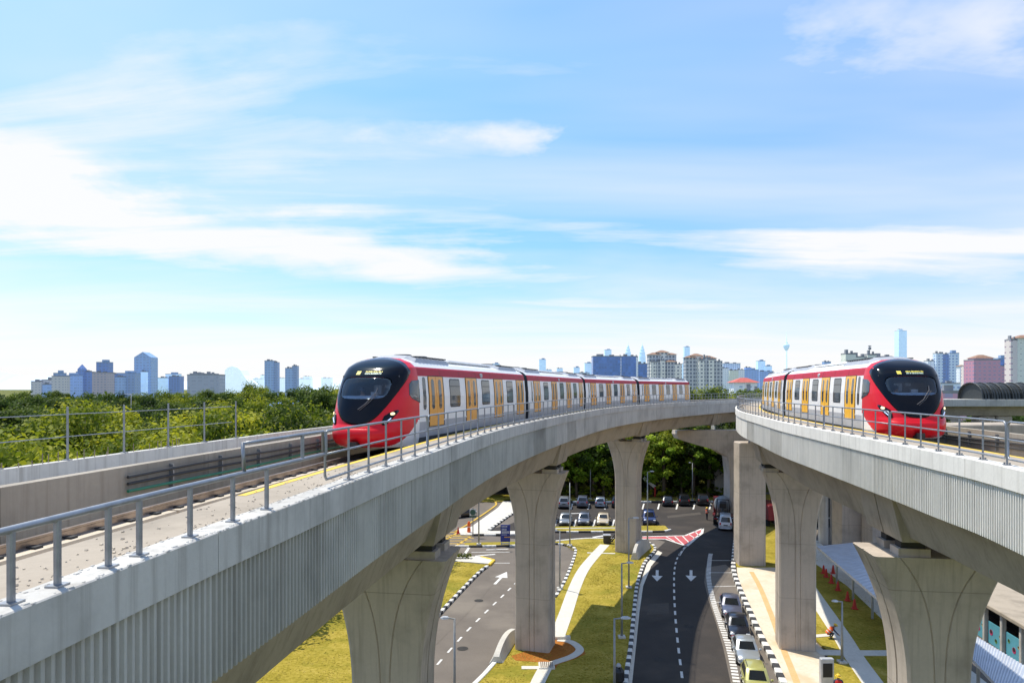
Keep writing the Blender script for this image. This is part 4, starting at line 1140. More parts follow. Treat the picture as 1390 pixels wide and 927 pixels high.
# car park bay lines
q = []
for px in (752, 775, 798, 821, 846, 872, 893, 918, 941, 963): q.append(dash(px, 691, px + 2.0, 683.5, .22))
for px in (752, 778, 804, 830): q.append(dash(px, 717, px + 4, 705, .22))
q.append(dash(735, 691.5, 990, 690, .15)) if False else None
marks("bay_lines", [x for x in q if x])

# curved concrete crash barriers at the pier feet
def barrier(pts, label, h=0.95, w=0.5):
    q = smooth_line(gp(pts), 6); mb = MB(); rings = []
    n = len(q)
    for i, p in enumerate(q):
        t = (q[min(i + 1, n - 1)] - q[max(i - 1, 0)]).normalized(); nn = Vector((-t.y, t.x)); e = math.sin(PI * (0.12 + 0.76 * i / (n - 1))) ** 0.6; hh = h * e
        rings.append([(p.x + nn.x * a, p.y + nn.y * a, z) for a, z in ((-w, 0.02), (-w * .75, hh * .35), (-w * .35, hh), (w * .35, hh), (w * .75, hh * .35), (w, .02))])
    mb.loft(rings); c = q[n // 2]; o = mb.build("crash_barrier", concrete("barrier_pale", (0.58, 0.55, 0.49), 0.3, 0.25), None, origin=Vector((c.x, c.y, 0))); tag(o, label, "barrier")
barrier([(674, 902), (681, 889), (690, 875), (700, 864)], "curved pale concrete crash barrier beside the nearest tall pier on the lawn edge")
barrier([(861, 761), (865, 756), (872, 750), (879, 744)], "rounded grey concrete crash barrier at the foot of the third pier", 1.5, 0.45)

# tufts on the lawns, manholes and patches on the roads
def in_poly(x, y, q):
    c = False; j = len(q) - 1
    for i in range(len(q)):
        if (q[i][1] > y) != (q[j][1] > y) and x < (q[j][0] - q[i][0]) * (y - q[i][1]) / (q[j][1] - q[i][1]) + q[i][0]: c = not c
        j = i
    return c
M_TUFT = leaf_mat("grass_blades", (0.16, 0.14, 0.012), (0.33, 0.27, 0.03), (0.50, 0.40, 0.10))
def tufts(px_poly, n, seed):
    RD = [(resample(qq, .4), ww) for qq, ww in RIBS]; q = gp(px_poly); xs = [p[0] for p in q]; ys = [max(30, p[1]) for p in q]; rnd = random.Random(seed); mb = MB(); mb.tint = []
    while len(mb.f) < n:
        x, y = rnd.uniform(min(xs), max(xs)), rnd.uniform(min(ys), max(ys))
        if not in_poly(x, y, q): continue
        v2 = Vector((x, y))
        if any((v2 - s_).length < ww + .35 for qq, ww in RD for s_ in qq): continue
        d = mnoise.noise(Vector((x * .5, y * .5, seed)))
        if rnd.random() > .30 + .9 * d: continue
        h = rnd.uniform(.01, .035); a = rnd.uniform(0, PI); w = rnd.uniform(.03, .08); dx, dy = math.cos(a) * w, math.sin(a) * w; lx, ly = rnd.uniform(-.06, .06), rnd.uniform(-.06, .06)
        o = len(mb.v); mb.v += [Vector((x - dx, y - dy, .13)), Vector((x + dx, y + dy, .13)), Vector((x + dx * .6 + lx, y + dy * .6 + ly, .14 + h)), Vector((x - dx * .7 + lx, y - dy * .7 + ly, .14 + h * .8))]
        mb.f.append([o, o + 1, o + 2, o + 3]); mb.mi.append(0); mb.tint.append(max(0, min(1, .5 + .5 * d + rnd.uniform(-.25, .25))))
    tag(mb.build("grass", M_TUFT), kind="stuff")
tufts([(664, 768), (646, 781), (584, 847), (520, 912), (470, 960), (230, 1000), (290, 927), (452, 815), (545, 768)], 5500, 1)
tufts([(640, 935), (668, 905), (752, 816), (781, 752), (764, 740), (868, 733), (884, 739), (876, 764), (861, 830), (850, 935), (620, 960)], 8000, 2)
tufts([(1075, 745), (1110, 745), (1160, 790), (1230, 890), (1250, 940), (1136, 950), (1122, 884), (1094, 857), (1062, 800)], 2500, 3)
M_IRON = ground_mat("manhole_iron", [(0.3, (0.03, 0.03, 0.03)), (0.7, (0.07, 0.065, 0.06))], 3, 9, .4)
for px, py in ((905, 800), (935, 850), (895, 895), (650, 815), (628, 880), (830, 700), (925, 705)):
    c = G(px, py); mb = MB(); mb.poly([(c.x + .38 * math.cos(2 * PI * k / 20), c.y + .38 * math.sin(2 * PI * k / 20), .016) for k in range(20)]); structure(mb, "manhole_cover", M_IRON)
M_PATCH = ground_mat("asphalt_patch", [(0.3, (0.06, 0.052, 0.046)), (0.6, (0.10, 0.087, 0.075))], 1.0, 12, .3)
for (a, b, c, d) in (((700, 752), (735, 752), (735, 756), (700, 756)),):
    sheet("road_patch", [a, b, c, d], 0.006, M_PATCH)
for (a, b, c, d) in (((880, 820), (908, 818), (908, 832), (878, 834)), ((840, 703), (880, 702), (881, 706), (840, 707)), ((905, 700), (950, 695), (952, 698), (907, 703))):
    sheet("road_patch", [a, b, c, d], 0.0085, M_ASPH2 if a[0] < 0 else M_PATCH)
# ------------------------------------------------------------------ road vehicles
C_GLASS = glass_mat("car_glass", (0.02, 0.025, 0.03), 0.05)
C_TYRE = plain("tyre_rubber", (0.02, 0.02, 0.02), 0.85)
C_RIM = plain("alloy_rim", (0.45, 0.45, 0.46), 0.35, 0.8)
C_LAMP = plain("car_headlamp", (0.75, 0.77, 0.78), 0.15, 0.2, coat=0.6)
C_TAIL = plain("car_tail_lamp", (0.45, 0.02, 0.02), 0.2, coat=0.5)
C_TRIM = plain("car_trim_black", (0.02, 0.02, 0.022), 0.5)
C_PLATE = plain("number_plate_black", (0.015, 0.015, 0.015), 0.5)
def paint(name, c, metal=0.3): return plain("paint_" + name, c, 0.32, metal, 0.06, False, 2, coat=0.8)
STY = {  # length, width, height, belt, bonnet edge x, windscreen foot x, roof front x, roof rear x, rear glass foot x, tail deck height
    "sedan": dict(L=4.25, W=1.70, H=1.42, belt=0.90, hood=0.70, xw=0.95, xr0=0.30, xr1=-0.95, xg=-1.55, deck=0.92),
    "hatch": dict(L=3.75, W=1.66, H=1.48, belt=0.92, hood=0.74, xw=0.95, xr0=0.30, xr1=-1.45, xg=-1.80, deck=0.95),
    "suv": dict(L=4.2, W=1.78, H=1.66, belt=1.02, hood=0.88, xw=0.95, xr0=0.40, xr1=-1.70, xg=-2.02, deck=1.05),
    "van": dict(L=4.3, W=1.72, H=1.86, belt=1.02, hood=0.92, xw=1.62, xr0=1.05, xr1=-1.95, xg=-2.10, deck=1.05),
}
def vehicle(style, col, label, loc, rotz, group=None, rails=False, name=None):
    S = STY[style]; l, w, h = S["L"] / 2, S["W"] / 2, S["H"]
    root = empty(name or {"sedan": "parked_car", "hatch": "parked_hatchback", "suv": "parked_suv", "van": "van"}[style], loc, label, "van" if style == "van" else "car", group, rotz)
    O0 = Vector((0, 0, 0)); bl, hd, dk = S["belt"], S["hood"], S["deck"]
    # lower body
    mb = MB(); st = [(-l, .80, .40, dk - .25), (-l + .06, .90, .26, dk - .06), (-l + .25, .96, .22, dk), (S["xg"] - .02 if style == "sedan" else -l + .40, .99, .20, dk + (.0 if style == "sedan" else .02)), (-0.6, 1, .19, bl), (0.3, 1, .19, bl - .02), (S["xw"], .99, .19, bl - .05), (l - .55, .96, .20, hd + .06), (l - .18, .90, .22, hd - .03), (l - .04, .80, .28, hd - .16), (l, .70, .34, hd - .26)]
    rings = []
    for x, kw, z0, z1 in st:
        a = w * kw; m = z0 + (z1 - z0) * .55
        half = [(a * .86, z0), (a * .97, z0 + .08), (a, m), (a * .965, z1 - .07), (a * .90, z1 - .015), (a * .5, z1 + .02)]
        rings.append([(x, y, z) for y, z in half] + [(x, -y, z) for y, z in half[::-1]])
    mb.loft(rings); body = mb.build("body", col, root, smooth=True, origin=O0, sharp=38)
    # greenhouse
    mb = MB(); tw = w * .76; bw = w * .925
    base = [(S["xw"] + .02, bl - .04), (S["xg"] - .03, dk - .02)]
    def ringz(k):
        xf = S["xw"] + (S["xr0"] - S["xw"]) * k; xb = S["xg"] + (S["xr1"] - S["xg"]) * k; hw_ = bw + (tw - bw) * k
        zf = bl - .05 + (h - .05 - bl + .05) * k; zb = dk - .03 + (h - .06 - dk + .03) * k; zm = max(zf, zb)
        c = .16
        return [(xf, hw_ - c, zf), (xf - c, hw_, zf + (zb - zf) * .1), (xb + c, hw_, zb), (xb, hw_ - c, zb), (xb, -hw_ + c, zb), (xb + c, -hw_, zb), (xf - c, -hw_, zf + (zb - zf) * .1), (xf, -hw_ + c, zf)]
    top = [(x - .12 if x > 0 else x + .14, y * .86, h) for x, y, z in ringz(1.0)]
    mid = [(0, 0, h + .015)]
    mb.loft([ringz(0), ringz(0.5), ringz(1.0), top]); mb.build("roof", col, root, smooth=True, origin=O0, sharp=35)
    def lerp(a, b, t): return Vector(a).lerp(Vector(b), t)
    r0, r1 = ringz(0.10), ringz(0.93)
    def glass(name, a, b, c, d, out, ins=0.06):
        mb = MB(); A, B, C_, D = map(Vector, (a, b, c, d)); ctr = (A + B + C_ + D) / 4
        q = [ctr + (p - ctr) * (1 - ins) + Vector(out) * 0.012 for p in (A, B, C_, D)]
        mb.poly(q); mb.poly([p - Vector(out) * .03 for p in q[::-1]]); return mb.build(name, C_GLASS, root, origin=O0)
    glass("windscreen", r0[0], r1[0], r1[7], r0[7], (1, 0, .6))
    glass("rear_window", r0[4], r1[4], r1[3], r0[3], (-1, 0, .5))
    for s, (i0, i1) in ((1, (1, 2)), (-1, (6, 5))):
        a0, b0, a1, b1 = r0[i0], r0[i1], r1[i0], r1[i1]
        cuts = [0.03, 0.48, 0.93] if style != "van" else [0.02, .30, .64, .97]
        for t0, t1 in zip(cuts, cuts[1:]): glass("side_window", lerp(a0, b0, t0 + .015), lerp(a0, b0, t1 - .015), lerp(a1, b1, t1 - .015), lerp(a1, b1, t0 + .015), (0, s, .2), 0.03)
    # wheels
    r = 0.31 if style != "suv" else .36
    for x in (l - .82, -l + .80):
        for s in (-1, 1):
            mb = MB(); y0 = s * (w - .19); y1 = s * (w + .005)
            mb.cyl((x, y0, r), (x, y1, r), r, None, 22); wh = mb.build("wheel", C_TYRE, root, origin=O0)
            mb = MB(); mb.cyl((x, s * (w - .02), r), (x, s * (w + .014), r), r * .64, r * .58, 18); rm = mb.build("rim", C_RIM, wh, origin=O0)
            mb = MB(); n = 14; ar = r * 1.17
            mb.poly([(x + ar * math.cos(PI * k / n), s * (w - .004), r + ar * math.sin(PI * k / n)) for k in range(n + 1)][::-s]); mb.build("wheel_arch", C_TRIM, root, origin=O0)
    # lamps, bumpers, plates, mirrors
    for s in (-1, 1):
        mb = MB(); mb.bbox((l - .16, s * w * .66, hd - .13), (.26, .38, .17), .07, R(-s * 18)); mb.build("headlight", C_LAMP, root, origin=O0)
        mb = MB(); hh = .34 if style in ("hatch", "suv", "van") else .17
        mb.bbox((-l + .07, s * w * .74, dk - .14 - (hh - .17) * .1), (.16, .30 if hh < .3 else .2, hh), .05, R(s * 14)); mb.build("tail_light", C_TAIL, root, origin=O0)
        mb = MB(); mb.bbox((S["xw"] - .22, s * (w + .09), bl + .02), (.14, .2, .13), .04); mb.build("wing_mirror", col, root, origin=O0)
    mb = MB(); mb.bbox((l - .03, 0, hd - .22), (.08, w * .95, .13), .03); mb.bbox((l - .01, 0, .34), (.08, w * 1.1, .12), .03); mb.build("grille", C_TRIM, root, origin=O0)
    mb = MB(); mb.bbox((l + .02, 0, .46), (.02, .46, .12), .005); mb.build("number_plate", C_PLATE, root, origin=O0)
    mb = MB(); mb.bbox((-l - .005, 0, dk - .30), (.03, .5, .13), .005); mb.build("number_plate", C_PLATE, root, origin=O0)
    mb = MB(); mb.bbox((-l + .03, 0, .34), (.14, w * 1.5, .16), .05); mb.build("rear_bumper", C_TRIM if style in ("suv",) else col, root, origin=O0)
    if rails:
        for s in (-1, 1):
            mb = MB(); y = s * tw * .86; mb.tube([(S["xr0"] - .25, y, h), (S["xr0"] - .4, y, h + .06), (S["xr1"] + .5, y, h + .06), (S["xr1"] + .32, y, h)], .022, 8); mb.build("roof_rail", C_TRIM, root, origin=O0)
    return root
def park(style, col, label, px, py, heading, group=None, sc=0.97, **k):
    p = G(px, py, 0.0); p.z = 0.012; o = vehicle(style, col, label, p, R(heading), group, **k); o.scale = (sc, sc, sc); return o
# row along the kerb of the main road (facing the camera); axis follows the bay line
g = "cars parked along the right kerb"
ax = lambda a, b: math.degrees(math.atan2(G(*b).y - G(*a).y, G(*b).x - G(*a).x))
park("sedan", paint("slate", (0.10, 0.105, 0.15)), "slate grey sedan, farthest of the four cars parked along the right kerb", 992, 831, ax((990, 815), (1002, 862)), g, sc=.92)
park("sedan", paint("black", (0.010, 0.012, 0.022)), "black sedan parked second from the far end of the kerb row, behind the silver one", 1001, 859, ax((995, 838), (1013, 895)), g, sc=.9)
park("sedan", paint("silver", (0.42, 0.45, 0.46), 0.5), "silver sedan parked between the black car and the lime green car", 1012, 892, ax((1003, 872), (1026, 935)), g, sc=.88)
park("hatch", paint("lime", (0.46, 0.44, 0.14), 0.2), "lime green car with roof rails, nearest of the cars along the right kerb", 1026, 935, ax((1014, 905), (1046, 1000)), g, sc=.88, rails=True)
# car park: front row faces the camera, back row shows its tail lights
g2 = "cars in the far car park"
park("sedan", paint("grey", (0.20, 0.21, 0.21)), "grey sedan in the front row of the car park, next to the tall pier", 768, 711, -97, g2)
park("hatch", paint("graphite", (0.12, 0.125, 0.15)), "dark graphite hatchback in the middle of the front car park row", 793, 711, -99, g2)
park("sedan", paint("beige", (0.55, 0.44, 0.28), 0.15), "beige sedan in the front car park row, beside the third pier", 819, 711, -100, g2)
park("suv", paint("navy", (0.014, 0.03, 0.115)), "dark blue off-road car parked alone on the grass edge right of the third pier", 881, 710, -98, g2)
park("hatch", paint("black", (0, 0, 0)), "black car half hidden behind the second pier in the front car park row", 747, 707, -96, g2)
park("suv", paint("silver_grey", (0.30, 0.32, 0.34), 0.4), "silver grey car at the left end of the back car park row", 766, 688, 84, g2)
park("suv", paint("blue_grey", (0.13, 0.15, 0.20)), "blue grey car second from the left in the back car park row", 791, 687, 83, g2)
park("hatch", paint("pale_blue", (0.28, 0.32, 0.38), 0.4), "pale blue grey car with red tail lights, third from the left in the back row", 815, 687, 82, g2)
park("suv", paint("black", (0, 0, 0)), "black car partly hidden behind the third pier in the back car park row", 838, 687, 82, g2)
park("sedan", paint("black", (0, 0, 0)), "black sedan just right of the third pier in the back row", 906, 685, 80, g2)
park("suv", paint("near_black", (0.015, 0.015, 0.018)), "black high-roofed car in the middle of the right back row", 928, 684.5, 80, g2)
park("suv", paint("charcoal", (0.022, 0.02, 0.02)), "charcoal car with bright red tail lights, nearest the pale column in the back row", 953, 684, 80, g2)
park("van", paint("white_van", (0.55, 0.57, 0.60), 0.2), "silver white van stopped on the road behind the truck", 984.5, 716.5, 74)
# concrete mixer truck
def mixer():
    p = G(981, 706); p.z = 0.012
    root = empty("mixer_truck", p, "dark red concrete mixer truck with grey drum ahead of the white van", "truck", None, R(74)); O0 = Vector((0, 0, 0))
    red = paint("truck_red", (0.20, 0.02, 0.02), 0.1); dk = plain("truck_chassis", (0.03, 0.028, 0.028), 0.7)
    mb = MB(); mb.bbox((0, 0, .95), (7.4, .9, .3), .04); mb.bbox((-3.4, 0, .8), (.3, 2.3, .3), .04); mb.build("chassis", dk, root, origin=O0)
    mb = MB(); rings = []
    for x, zt, ww in ((2.2, 2.5, 1.15), (2.25, 2.7, 1.18), (3.3, 2.7, 1.18), (3.75, 2.1, 1.18), (3.85, 1.7, 1.16), (3.85, .7, 1.1)):
        rings.append([(x, -ww, .65), (x, -ww, zt), (x, ww, zt), (x, ww, .65)])
    mb.loft(rings); cab = mb.build("cab", red, root, origin=O0)
    mb = MB(); mb.poly([(3.34, -1.0, 2.62), (3.34, 1.0, 2.62), (3.80, 1.0, 2.0), (3.80, -1.0, 2.0)][::-1]); mb.build("windscreen", C_GLASS, cab, origin=O0)
    mb = MB(); ax0 = Vector((-3.0, 0, 2.35)); ax1 = Vector((1.9, 0, 2.0)); rings = []
    prof = [(0, .45), (.05, .62), (.3, 1.0), (.55, 1.16), (.8, 1.05), (.96, .7), (1, .4)]
    mb.tube([ax0.lerp(ax1, t) for t, r in prof], [r for t, r in prof], 20)
    mb.build("drum", plain("drum_grey", (0.22, 0.23, 0.24), .5, 0.1, .2), root, smooth=True, origin=O0, sharp=60)
    mb = MB(); mb.box((-3.35, 0, 2.6), (.6, .8, .7), ry=R(-25)); mb.tube([(-3.4, 0, 2.2), (-3.9, .1, 1.3)], .16, 8)
    for s in (-1, 1): mb.tube([(-3.2, s * .9, .9), (-3.1, s * .7, 3.2)], .06, 6); mb.tube([(-3.6, s * .55, .9), (-3.4, s * .5, 3.0)], .04, 6)
    mb.tube([(-3.1, -.7, 3.2), (-3.1, .7, 3.2)], .06, 6); mb.build("chute_frame", dk, root, origin=O0)
    for x in (3.0, -1.6, -2.75):
        for s in (-1, 1):
            mb = MB(); mb.cyl((x, s * .75, .5), (x, s * 1.2, .5), .5, None, 18); wh = mb.build("wheel", C_TYRE, root, origin=O0)
            mb = MB(); mb.cyl((x, s * 1.18, .5), (x, s * 1.22, .5), .26, None, 14); mb.build("rim", C_RIM, wh, origin=O0)
    for s in (-1, 1):
        mb = MB(); mb.bbox((-3.58, s * .9, .82), (.06, .36, .14), .02); mb.build("tail_light", C_TAIL, root, origin=O0)
        mb = MB(); mb.bbox((-2.2, s * 1.12, 1.12), (2.5, .34, .05), .02); mb.build("mudguard", red, root, origin=O0)
mixer()
# red lorry half hidden behind the portal column
def lorry():
    p = G(1046, 712); p.z = .012
    root = empty("lorry", p, "red lorry glimpsed in the narrow gap between the portal column and the right pier", "truck", None, R(88)); O0 = Vector((0, 0, 0))
    red = paint("lorry_red", (0.28, 0.02, 0.03), 0.1)
    mb = MB(); mb.bbox((0, 0, 1.9), (4.8, 2.1, 1.9), .05); mb.build("cargo_box", red, root, origin=O0)
    mb = MB(); mb.bbox((3.2, 0, 1.6), (1.5, 2.0, 2.0), .15); mb.build("cab", plain("lorry_dark", (.03, .03, .035), .5), root, origin=O0)
    mb = MB(); mb.bbox((0, 0, .75), (6.0, .9, .3), .04); mb.build("chassis", C_TRIM, root, origin=O0)
    for x in (2.9, -1.5):
        for s in (-1, 1): mb = MB(); mb.cyl((x, s * .7, .45), (x, s * 1.02, .45), .45, None, 16); mb.build("wheel", C_TYRE, root, origin=O0)
lorry()
def motorbike():
    p = G(997.5, 722); p.z = .012
    root = empty("motorbike", p, "small dark motorbike standing beside the white van by the kerb", "motorbike", None, R(80)); O0 = Vector((0, 0, 0))
    for x in (-.6, .62):
        mb = MB(); mb.tube([(x + .26 * math.cos(a * PI / 8), 0, .3 + .26 * math.sin(a * PI / 8)) for a in range(16)], .05, 8, closed=True); mb.build("wheel", C_TYRE, root, origin=O0)
    mb = MB(); mb.tube([(-.6, 0, .3), (-.2, 0, .5), (.3, 0, .55), (.62, 0, .3)], .06, 8); mb.tube([(.62, 0, .3), (.45, 0, .95)], .035, 8); mb.tube([(.42, -.32, 1.0), (.45, 0, .96), (.42, .32, 1.0)], .02, 8); mb.bbox((0, 0, .55), (.5, .22, .3), .08); mb.build("frame", paint("bike", (.05, .05, .08)), root, origin=O0)
    mb = MB(); mb.bbox((-.35, 0, .78), (.7, .26, .12), .05); mb.build("saddle", C_TRIM, root, origin=O0)
motorbike()
def parked_left():
    park("hatch", paint("black", (0, 0, 0)), "black car half hidden by the left viaduct on the far side road", 629, 701, 35, None)
parked_left()

# ------------------------------------------------------------------ people
SKIN = plain("skin", (0.30, 0.17, 0.10), 0.6)
VEST = plain("hi_vis_orange", (0.80, 0.11, 0.015), 0.7)
VESTR = plain("hi_vis_red", (0.62, 0.03, 0.02), 0.7)
REFL = plain("reflective_tape", (0.62, 0.62, 0.58), 0.4)
NAVY = plain("work_trousers", (0.02, 0.022, 0.035), 0.8)
SHIRT = plain("work_shirt", (0.05, 0.06, 0.10), 0.8)
HELM = plain("helmet_yellow", (0.80, 0.52, 0.02), 0.35, coat=0.3)
def skin_mesh(joints, edges, mats, classify, name, parent, root_i=0):
    me = bpy.data.meshes.new(name); me.from_pydata([j[0] for j in joints], edges, [])
    ob = bpy.data.objects.new(name, me); COL.objects.link(ob)
    md = ob.modifiers.new("skin", "SKIN"); md.use_smooth_shade = True
    for v, j in zip(me.skin_vertices[0].data, joints): v.radius = (j[1], j[2] if len(j) > 2 else j[1])
    me.skin_vertices[0].data[root_i].use_root = True
    ss = ob.modifiers.new("sub", "SUBSURF"); ss.levels = 2; ss.render_levels = 2
    dg = bpy.context.evaluated_depsgraph_get(); m2 = bpy.data.meshes.new_from_object(ob.evaluated_get(dg))
    bpy.data.objects.remove(ob); m2.name = name
    m2.materials.clear()
    for m in mats: m2.materials.append(m)
    for p in m2.polygons: p.material_index = classify(p.center); p.use_smooth = True
    o = bpy.data.objects.new(name, m2); COL.objects.link(o); o.parent = parent; return o
def person(label, loc, rotz, pose, vest, group=None, helmet=True, h=1.7):
    root = empty("person", loc, label, "person", group, rotz); s = h / 1.7
    P = {k: Vector(v) * s for k, v in POSES[pose].items()}
    J = [(P["pelvis"], .125 * s, .10 * s), (P["chest"], .15 * s, .105 * s), (P["neck0"], .12 * s, .08 * s), (P["neck"], .05 * s), (P["head"], .088 * s, .098 * s), (P["crown"], .075 * s, .085 * s)]
    E = [(0, 1), (1, 2), (2, 3), (3, 4), (4, 5)]
    for sd in ("l", "r"):
        b = len(J)
        J += [(P["hip" + sd], .085 * s), (P["knee" + sd], .058 * s), (P["ankle" + sd], .042 * s), (P["toe" + sd], .035 * s)]
        E += [(0, b), (b, b + 1), (b + 1, b + 2), (b + 2, b + 3)]
        b = len(J)
        J += [(P["sho" + sd], .062 * s), (P["elb" + sd], .045 * s), (P["wri" + sd], .033 * s), (P["hand" + sd], .036 * s)]
        E += [(2, b), (b, b + 1), (b + 1, b + 2), (b + 2, b + 3)]
    hd = P["head"]; pel = P["pelvis"]
    legs = [P[k] for k in ("hipl", "hipr", "kneel", "kneer", "anklel", "ankler", "toel", "toer")]; arms = [P["wril"], P["wrir"], P["handl"], P["handr"]]; torso = [P["chest"], P["neck0"], P["shol"], P["shor"], P["elbl"], P["elbr"]]
    def cls(c):
        if (c - hd).length < .16 * s or (c - P["neck"]).length < .06 * s: return 0
        d = lambda L_: min((c - q).length for q in L_)
        a, b, t = d(legs + [pel]), d(arms), d(torso)
        if b < a and b < t: return 0
        return 2 if a < t else 1
    skin_mesh(J, E, [SKIN, SHIRT, NAVY], cls, "body", root)
    up = (P["neck0"] - pel).normalized(); fw = Vector((1, 0, 0)) - up * up.x; fw.normalize(); sd = up.cross(fw)
    if vest:
        mb = MB(); rings = []
        for t, a, b in ((-.02, .19, .155), (.3, .185, .15), (.65, .2, .155), (.95, .2, .135), (1.08, .13, .10)):
            c = pel.lerp(P["neck0"], t); rings.append([c + (sd * math.cos(2 * PI * k / 14) * a + fw * math.sin(2 * PI * k / 14) * b) * s for k in range(14)])
        mb.loft(rings, cap=False); v = mb.build("safety_vest", vest, root, smooth=True, origin=Vector((0, 0, 0)))
        mb = MB()
        for t, a, b in ((.25, .194, .159), (.6, .206, .162)):
            rr_ = []
            for tt in (t - .05, t + .05): c = pel.lerp(P["neck0"], tt); rr_.append([c + (sd * math.cos(2 * PI * k / 14) * a + fw * math.sin(2 * PI * k / 14) * b) * s for k in range(14)])
            mb.loft(rr_, cap=False)
        mb.build("reflective_band", REFL, v, origin=Vector((0, 0, 0)))
    hu = (P["crown"] - P["head"]).normalized(); hf = Vector((1, 0, 0)) - hu * hu.x; hf.normalize(); hs = hu.cross(hf)
    def hp(f, si, u): return hd + (hf * f + hs * si + hu * u) * s
    if helmet:
        mb = MB(); rings = []
        for u, r in ((.045, .165), (.05, .135), (.09, .128), (.13, .10), (.155, .055), (.162, .01)): rings.append([hp(math.cos(2 * PI * k / 14) * r * (1.18 if u < .048 else 1.05), math.sin(2 * PI * k / 14) * r * .93, u) for k in range(14)])
        mb.loft(rings); mb.build("hard_hat", HELM, root, smooth=True, origin=Vector((0, 0, 0)), sharp=50)
    else:
        mb = MB(); rings = []
        for u, r in ((-.02, .10), (.04, .112), (.09, .105), (.13, .07), (.145, .01)): rings.append([hp(-.02 + math.cos(2 * PI * k / 12) * r, math.sin(2 * PI * k / 12) * r * .93, u) for k in range(12)])
        mb.loft(rings); mb.build("hair", NAVY, root, smooth=True, origin=Vector((0, 0, 0)))
    # face
    mb = MB(); mb.lathe([(.001, -.012), (.014, 0), (.001, .03)], hp(.10, 0, -.02), 6); mb.build("nose", SKIN, root, origin=Vector((0, 0, 0)))
    for q in (-1, 1):
        mb = MB(); mb.lathe([(.001, -.01), (.011, 0), (.001, .01)], hp(.088, q * .034, .012), 6); mb.build("eye", NAVY, root, origin=Vector((0, 0, 0)))
    return root
POSES = {
 "stand": dict(pelvis=(0, 0, .93), chest=(0, 0, 1.2), neck0=(0, 0, 1.38), neck=(0, 0, 1.47), head=(.02, 0, 1.57), crown=(.01, 0, 1.65),
    hipl=(0, .09, .86), kneel=(.03, .10, .48), anklel=(0, .11, .08), toel=(.16, .12, .035), hipr=(0, -.09, .86), kneer=(.02, -.10, .48), ankler=(-.03, -.12, .08), toer=(.13, -.14, .035),
    shol=(0, .19, 1.37), elbl=(-.03, .24, 1.10), wril=(.12, .25, .90), handl=(.17, .25, .83), shor=(0, -.19, 1.37), elbr=(.02, -.25, 1.10), wrir=(.20, -.18, 1.00), handr=(.28, -.15, .98)),
 "crouch": dict(pelvis=(-.16, 0, .34), chest=(.06, 0, .58), neck0=(.20, 0, .72), neck=(.27, 0, .79), head=(.36, 0, .87), crown=(.40, 0, .94),
    hipl=(-.12, .10, .32), kneel=(.24, .17, .42), anklel=(.04, .14, .08), toel=(.20, .16, .035), hipr=(-.12, -.10, .32), kneer=(.24, -.17, .42), ankler=(.02, -.14, .08), toer=(.18, -.16, .035),
    shol=(.20, .19, .70), elbl=(.36, .22, .48), wril=(.52, .14, .30), handl=(.58, .11, .22), shor=(.20, -.19, .70), elbr=(.38, -.22, .48), wrir=(.55, -.12, .32), handr=(.61, -.10, .24)),
 "sit": dict(pelvis=(-.05, 0, .48), chest=(-.08, 0, .78), neck0=(-.06, 0, .96), neck=(-.04, 0, 1.05), head=(-.01, 0, 1.15), crown=(-.02, 0, 1.23),
    hipl=(0, .10, .47), kneel=(.42, .12, .50), anklel=(.44, .12, .08), toel=(.58, .12, .035), hipr=(0, -.10, .47), kneer=(.42, -.12, .50), ankler=(.44, -.12, .08), toer=(.58, -.12, .035),
    shol=(-.05, .19, .94), elbl=(.12, .26, .74), wril=(.36, .18, .72), handl=(.44, .16, .73), shor=(-.05, -.19, .94), elbr=(.12, -.26, .74), wrir=(.36, -.18, .72), handr=(.44, -.16, .73)),
}
def stand_at(px, py, z): p = G(px, py, z); return p
person("worker in orange vest and yellow helmet standing beside the mixer truck", stand_at(959.5, 705.5, 0.012), R(20), "stand", VEST, "workers in vests")
person("worker in orange vest crouching over the footpath near the lamp post", stand_at(1126, 731 + 135, 0.14), R(-10), "crouch", VEST, "workers in vests", h=1.75)
person("worker in red vest and yellow helmet walking away by the grey post box", stand_at(1138, 957, 0.14), R(75), "stand", VESTR, "workers in vests")
# train driver seen through the left windscreen
def driver(V, d, fu, du, zr, label, shirt):
    p = V.PU(d, fu, du, zr + 1.08); person(label, p, V.ang(d) + PI, "sit", shirt, "train drivers", helmet=False, h=1.72)
driver(VL, dL(25.1 * KY) + 1.45, uL, 0.45, ZRAIL_L, "train driver in pale top behind the windscreen of the left train", REFL)
driver(VR, dR(30.4 * KY) + 1.45, uR, -0.45, ZRAIL_R, "train driver in red top behind the windscreen of the right train", VESTR)

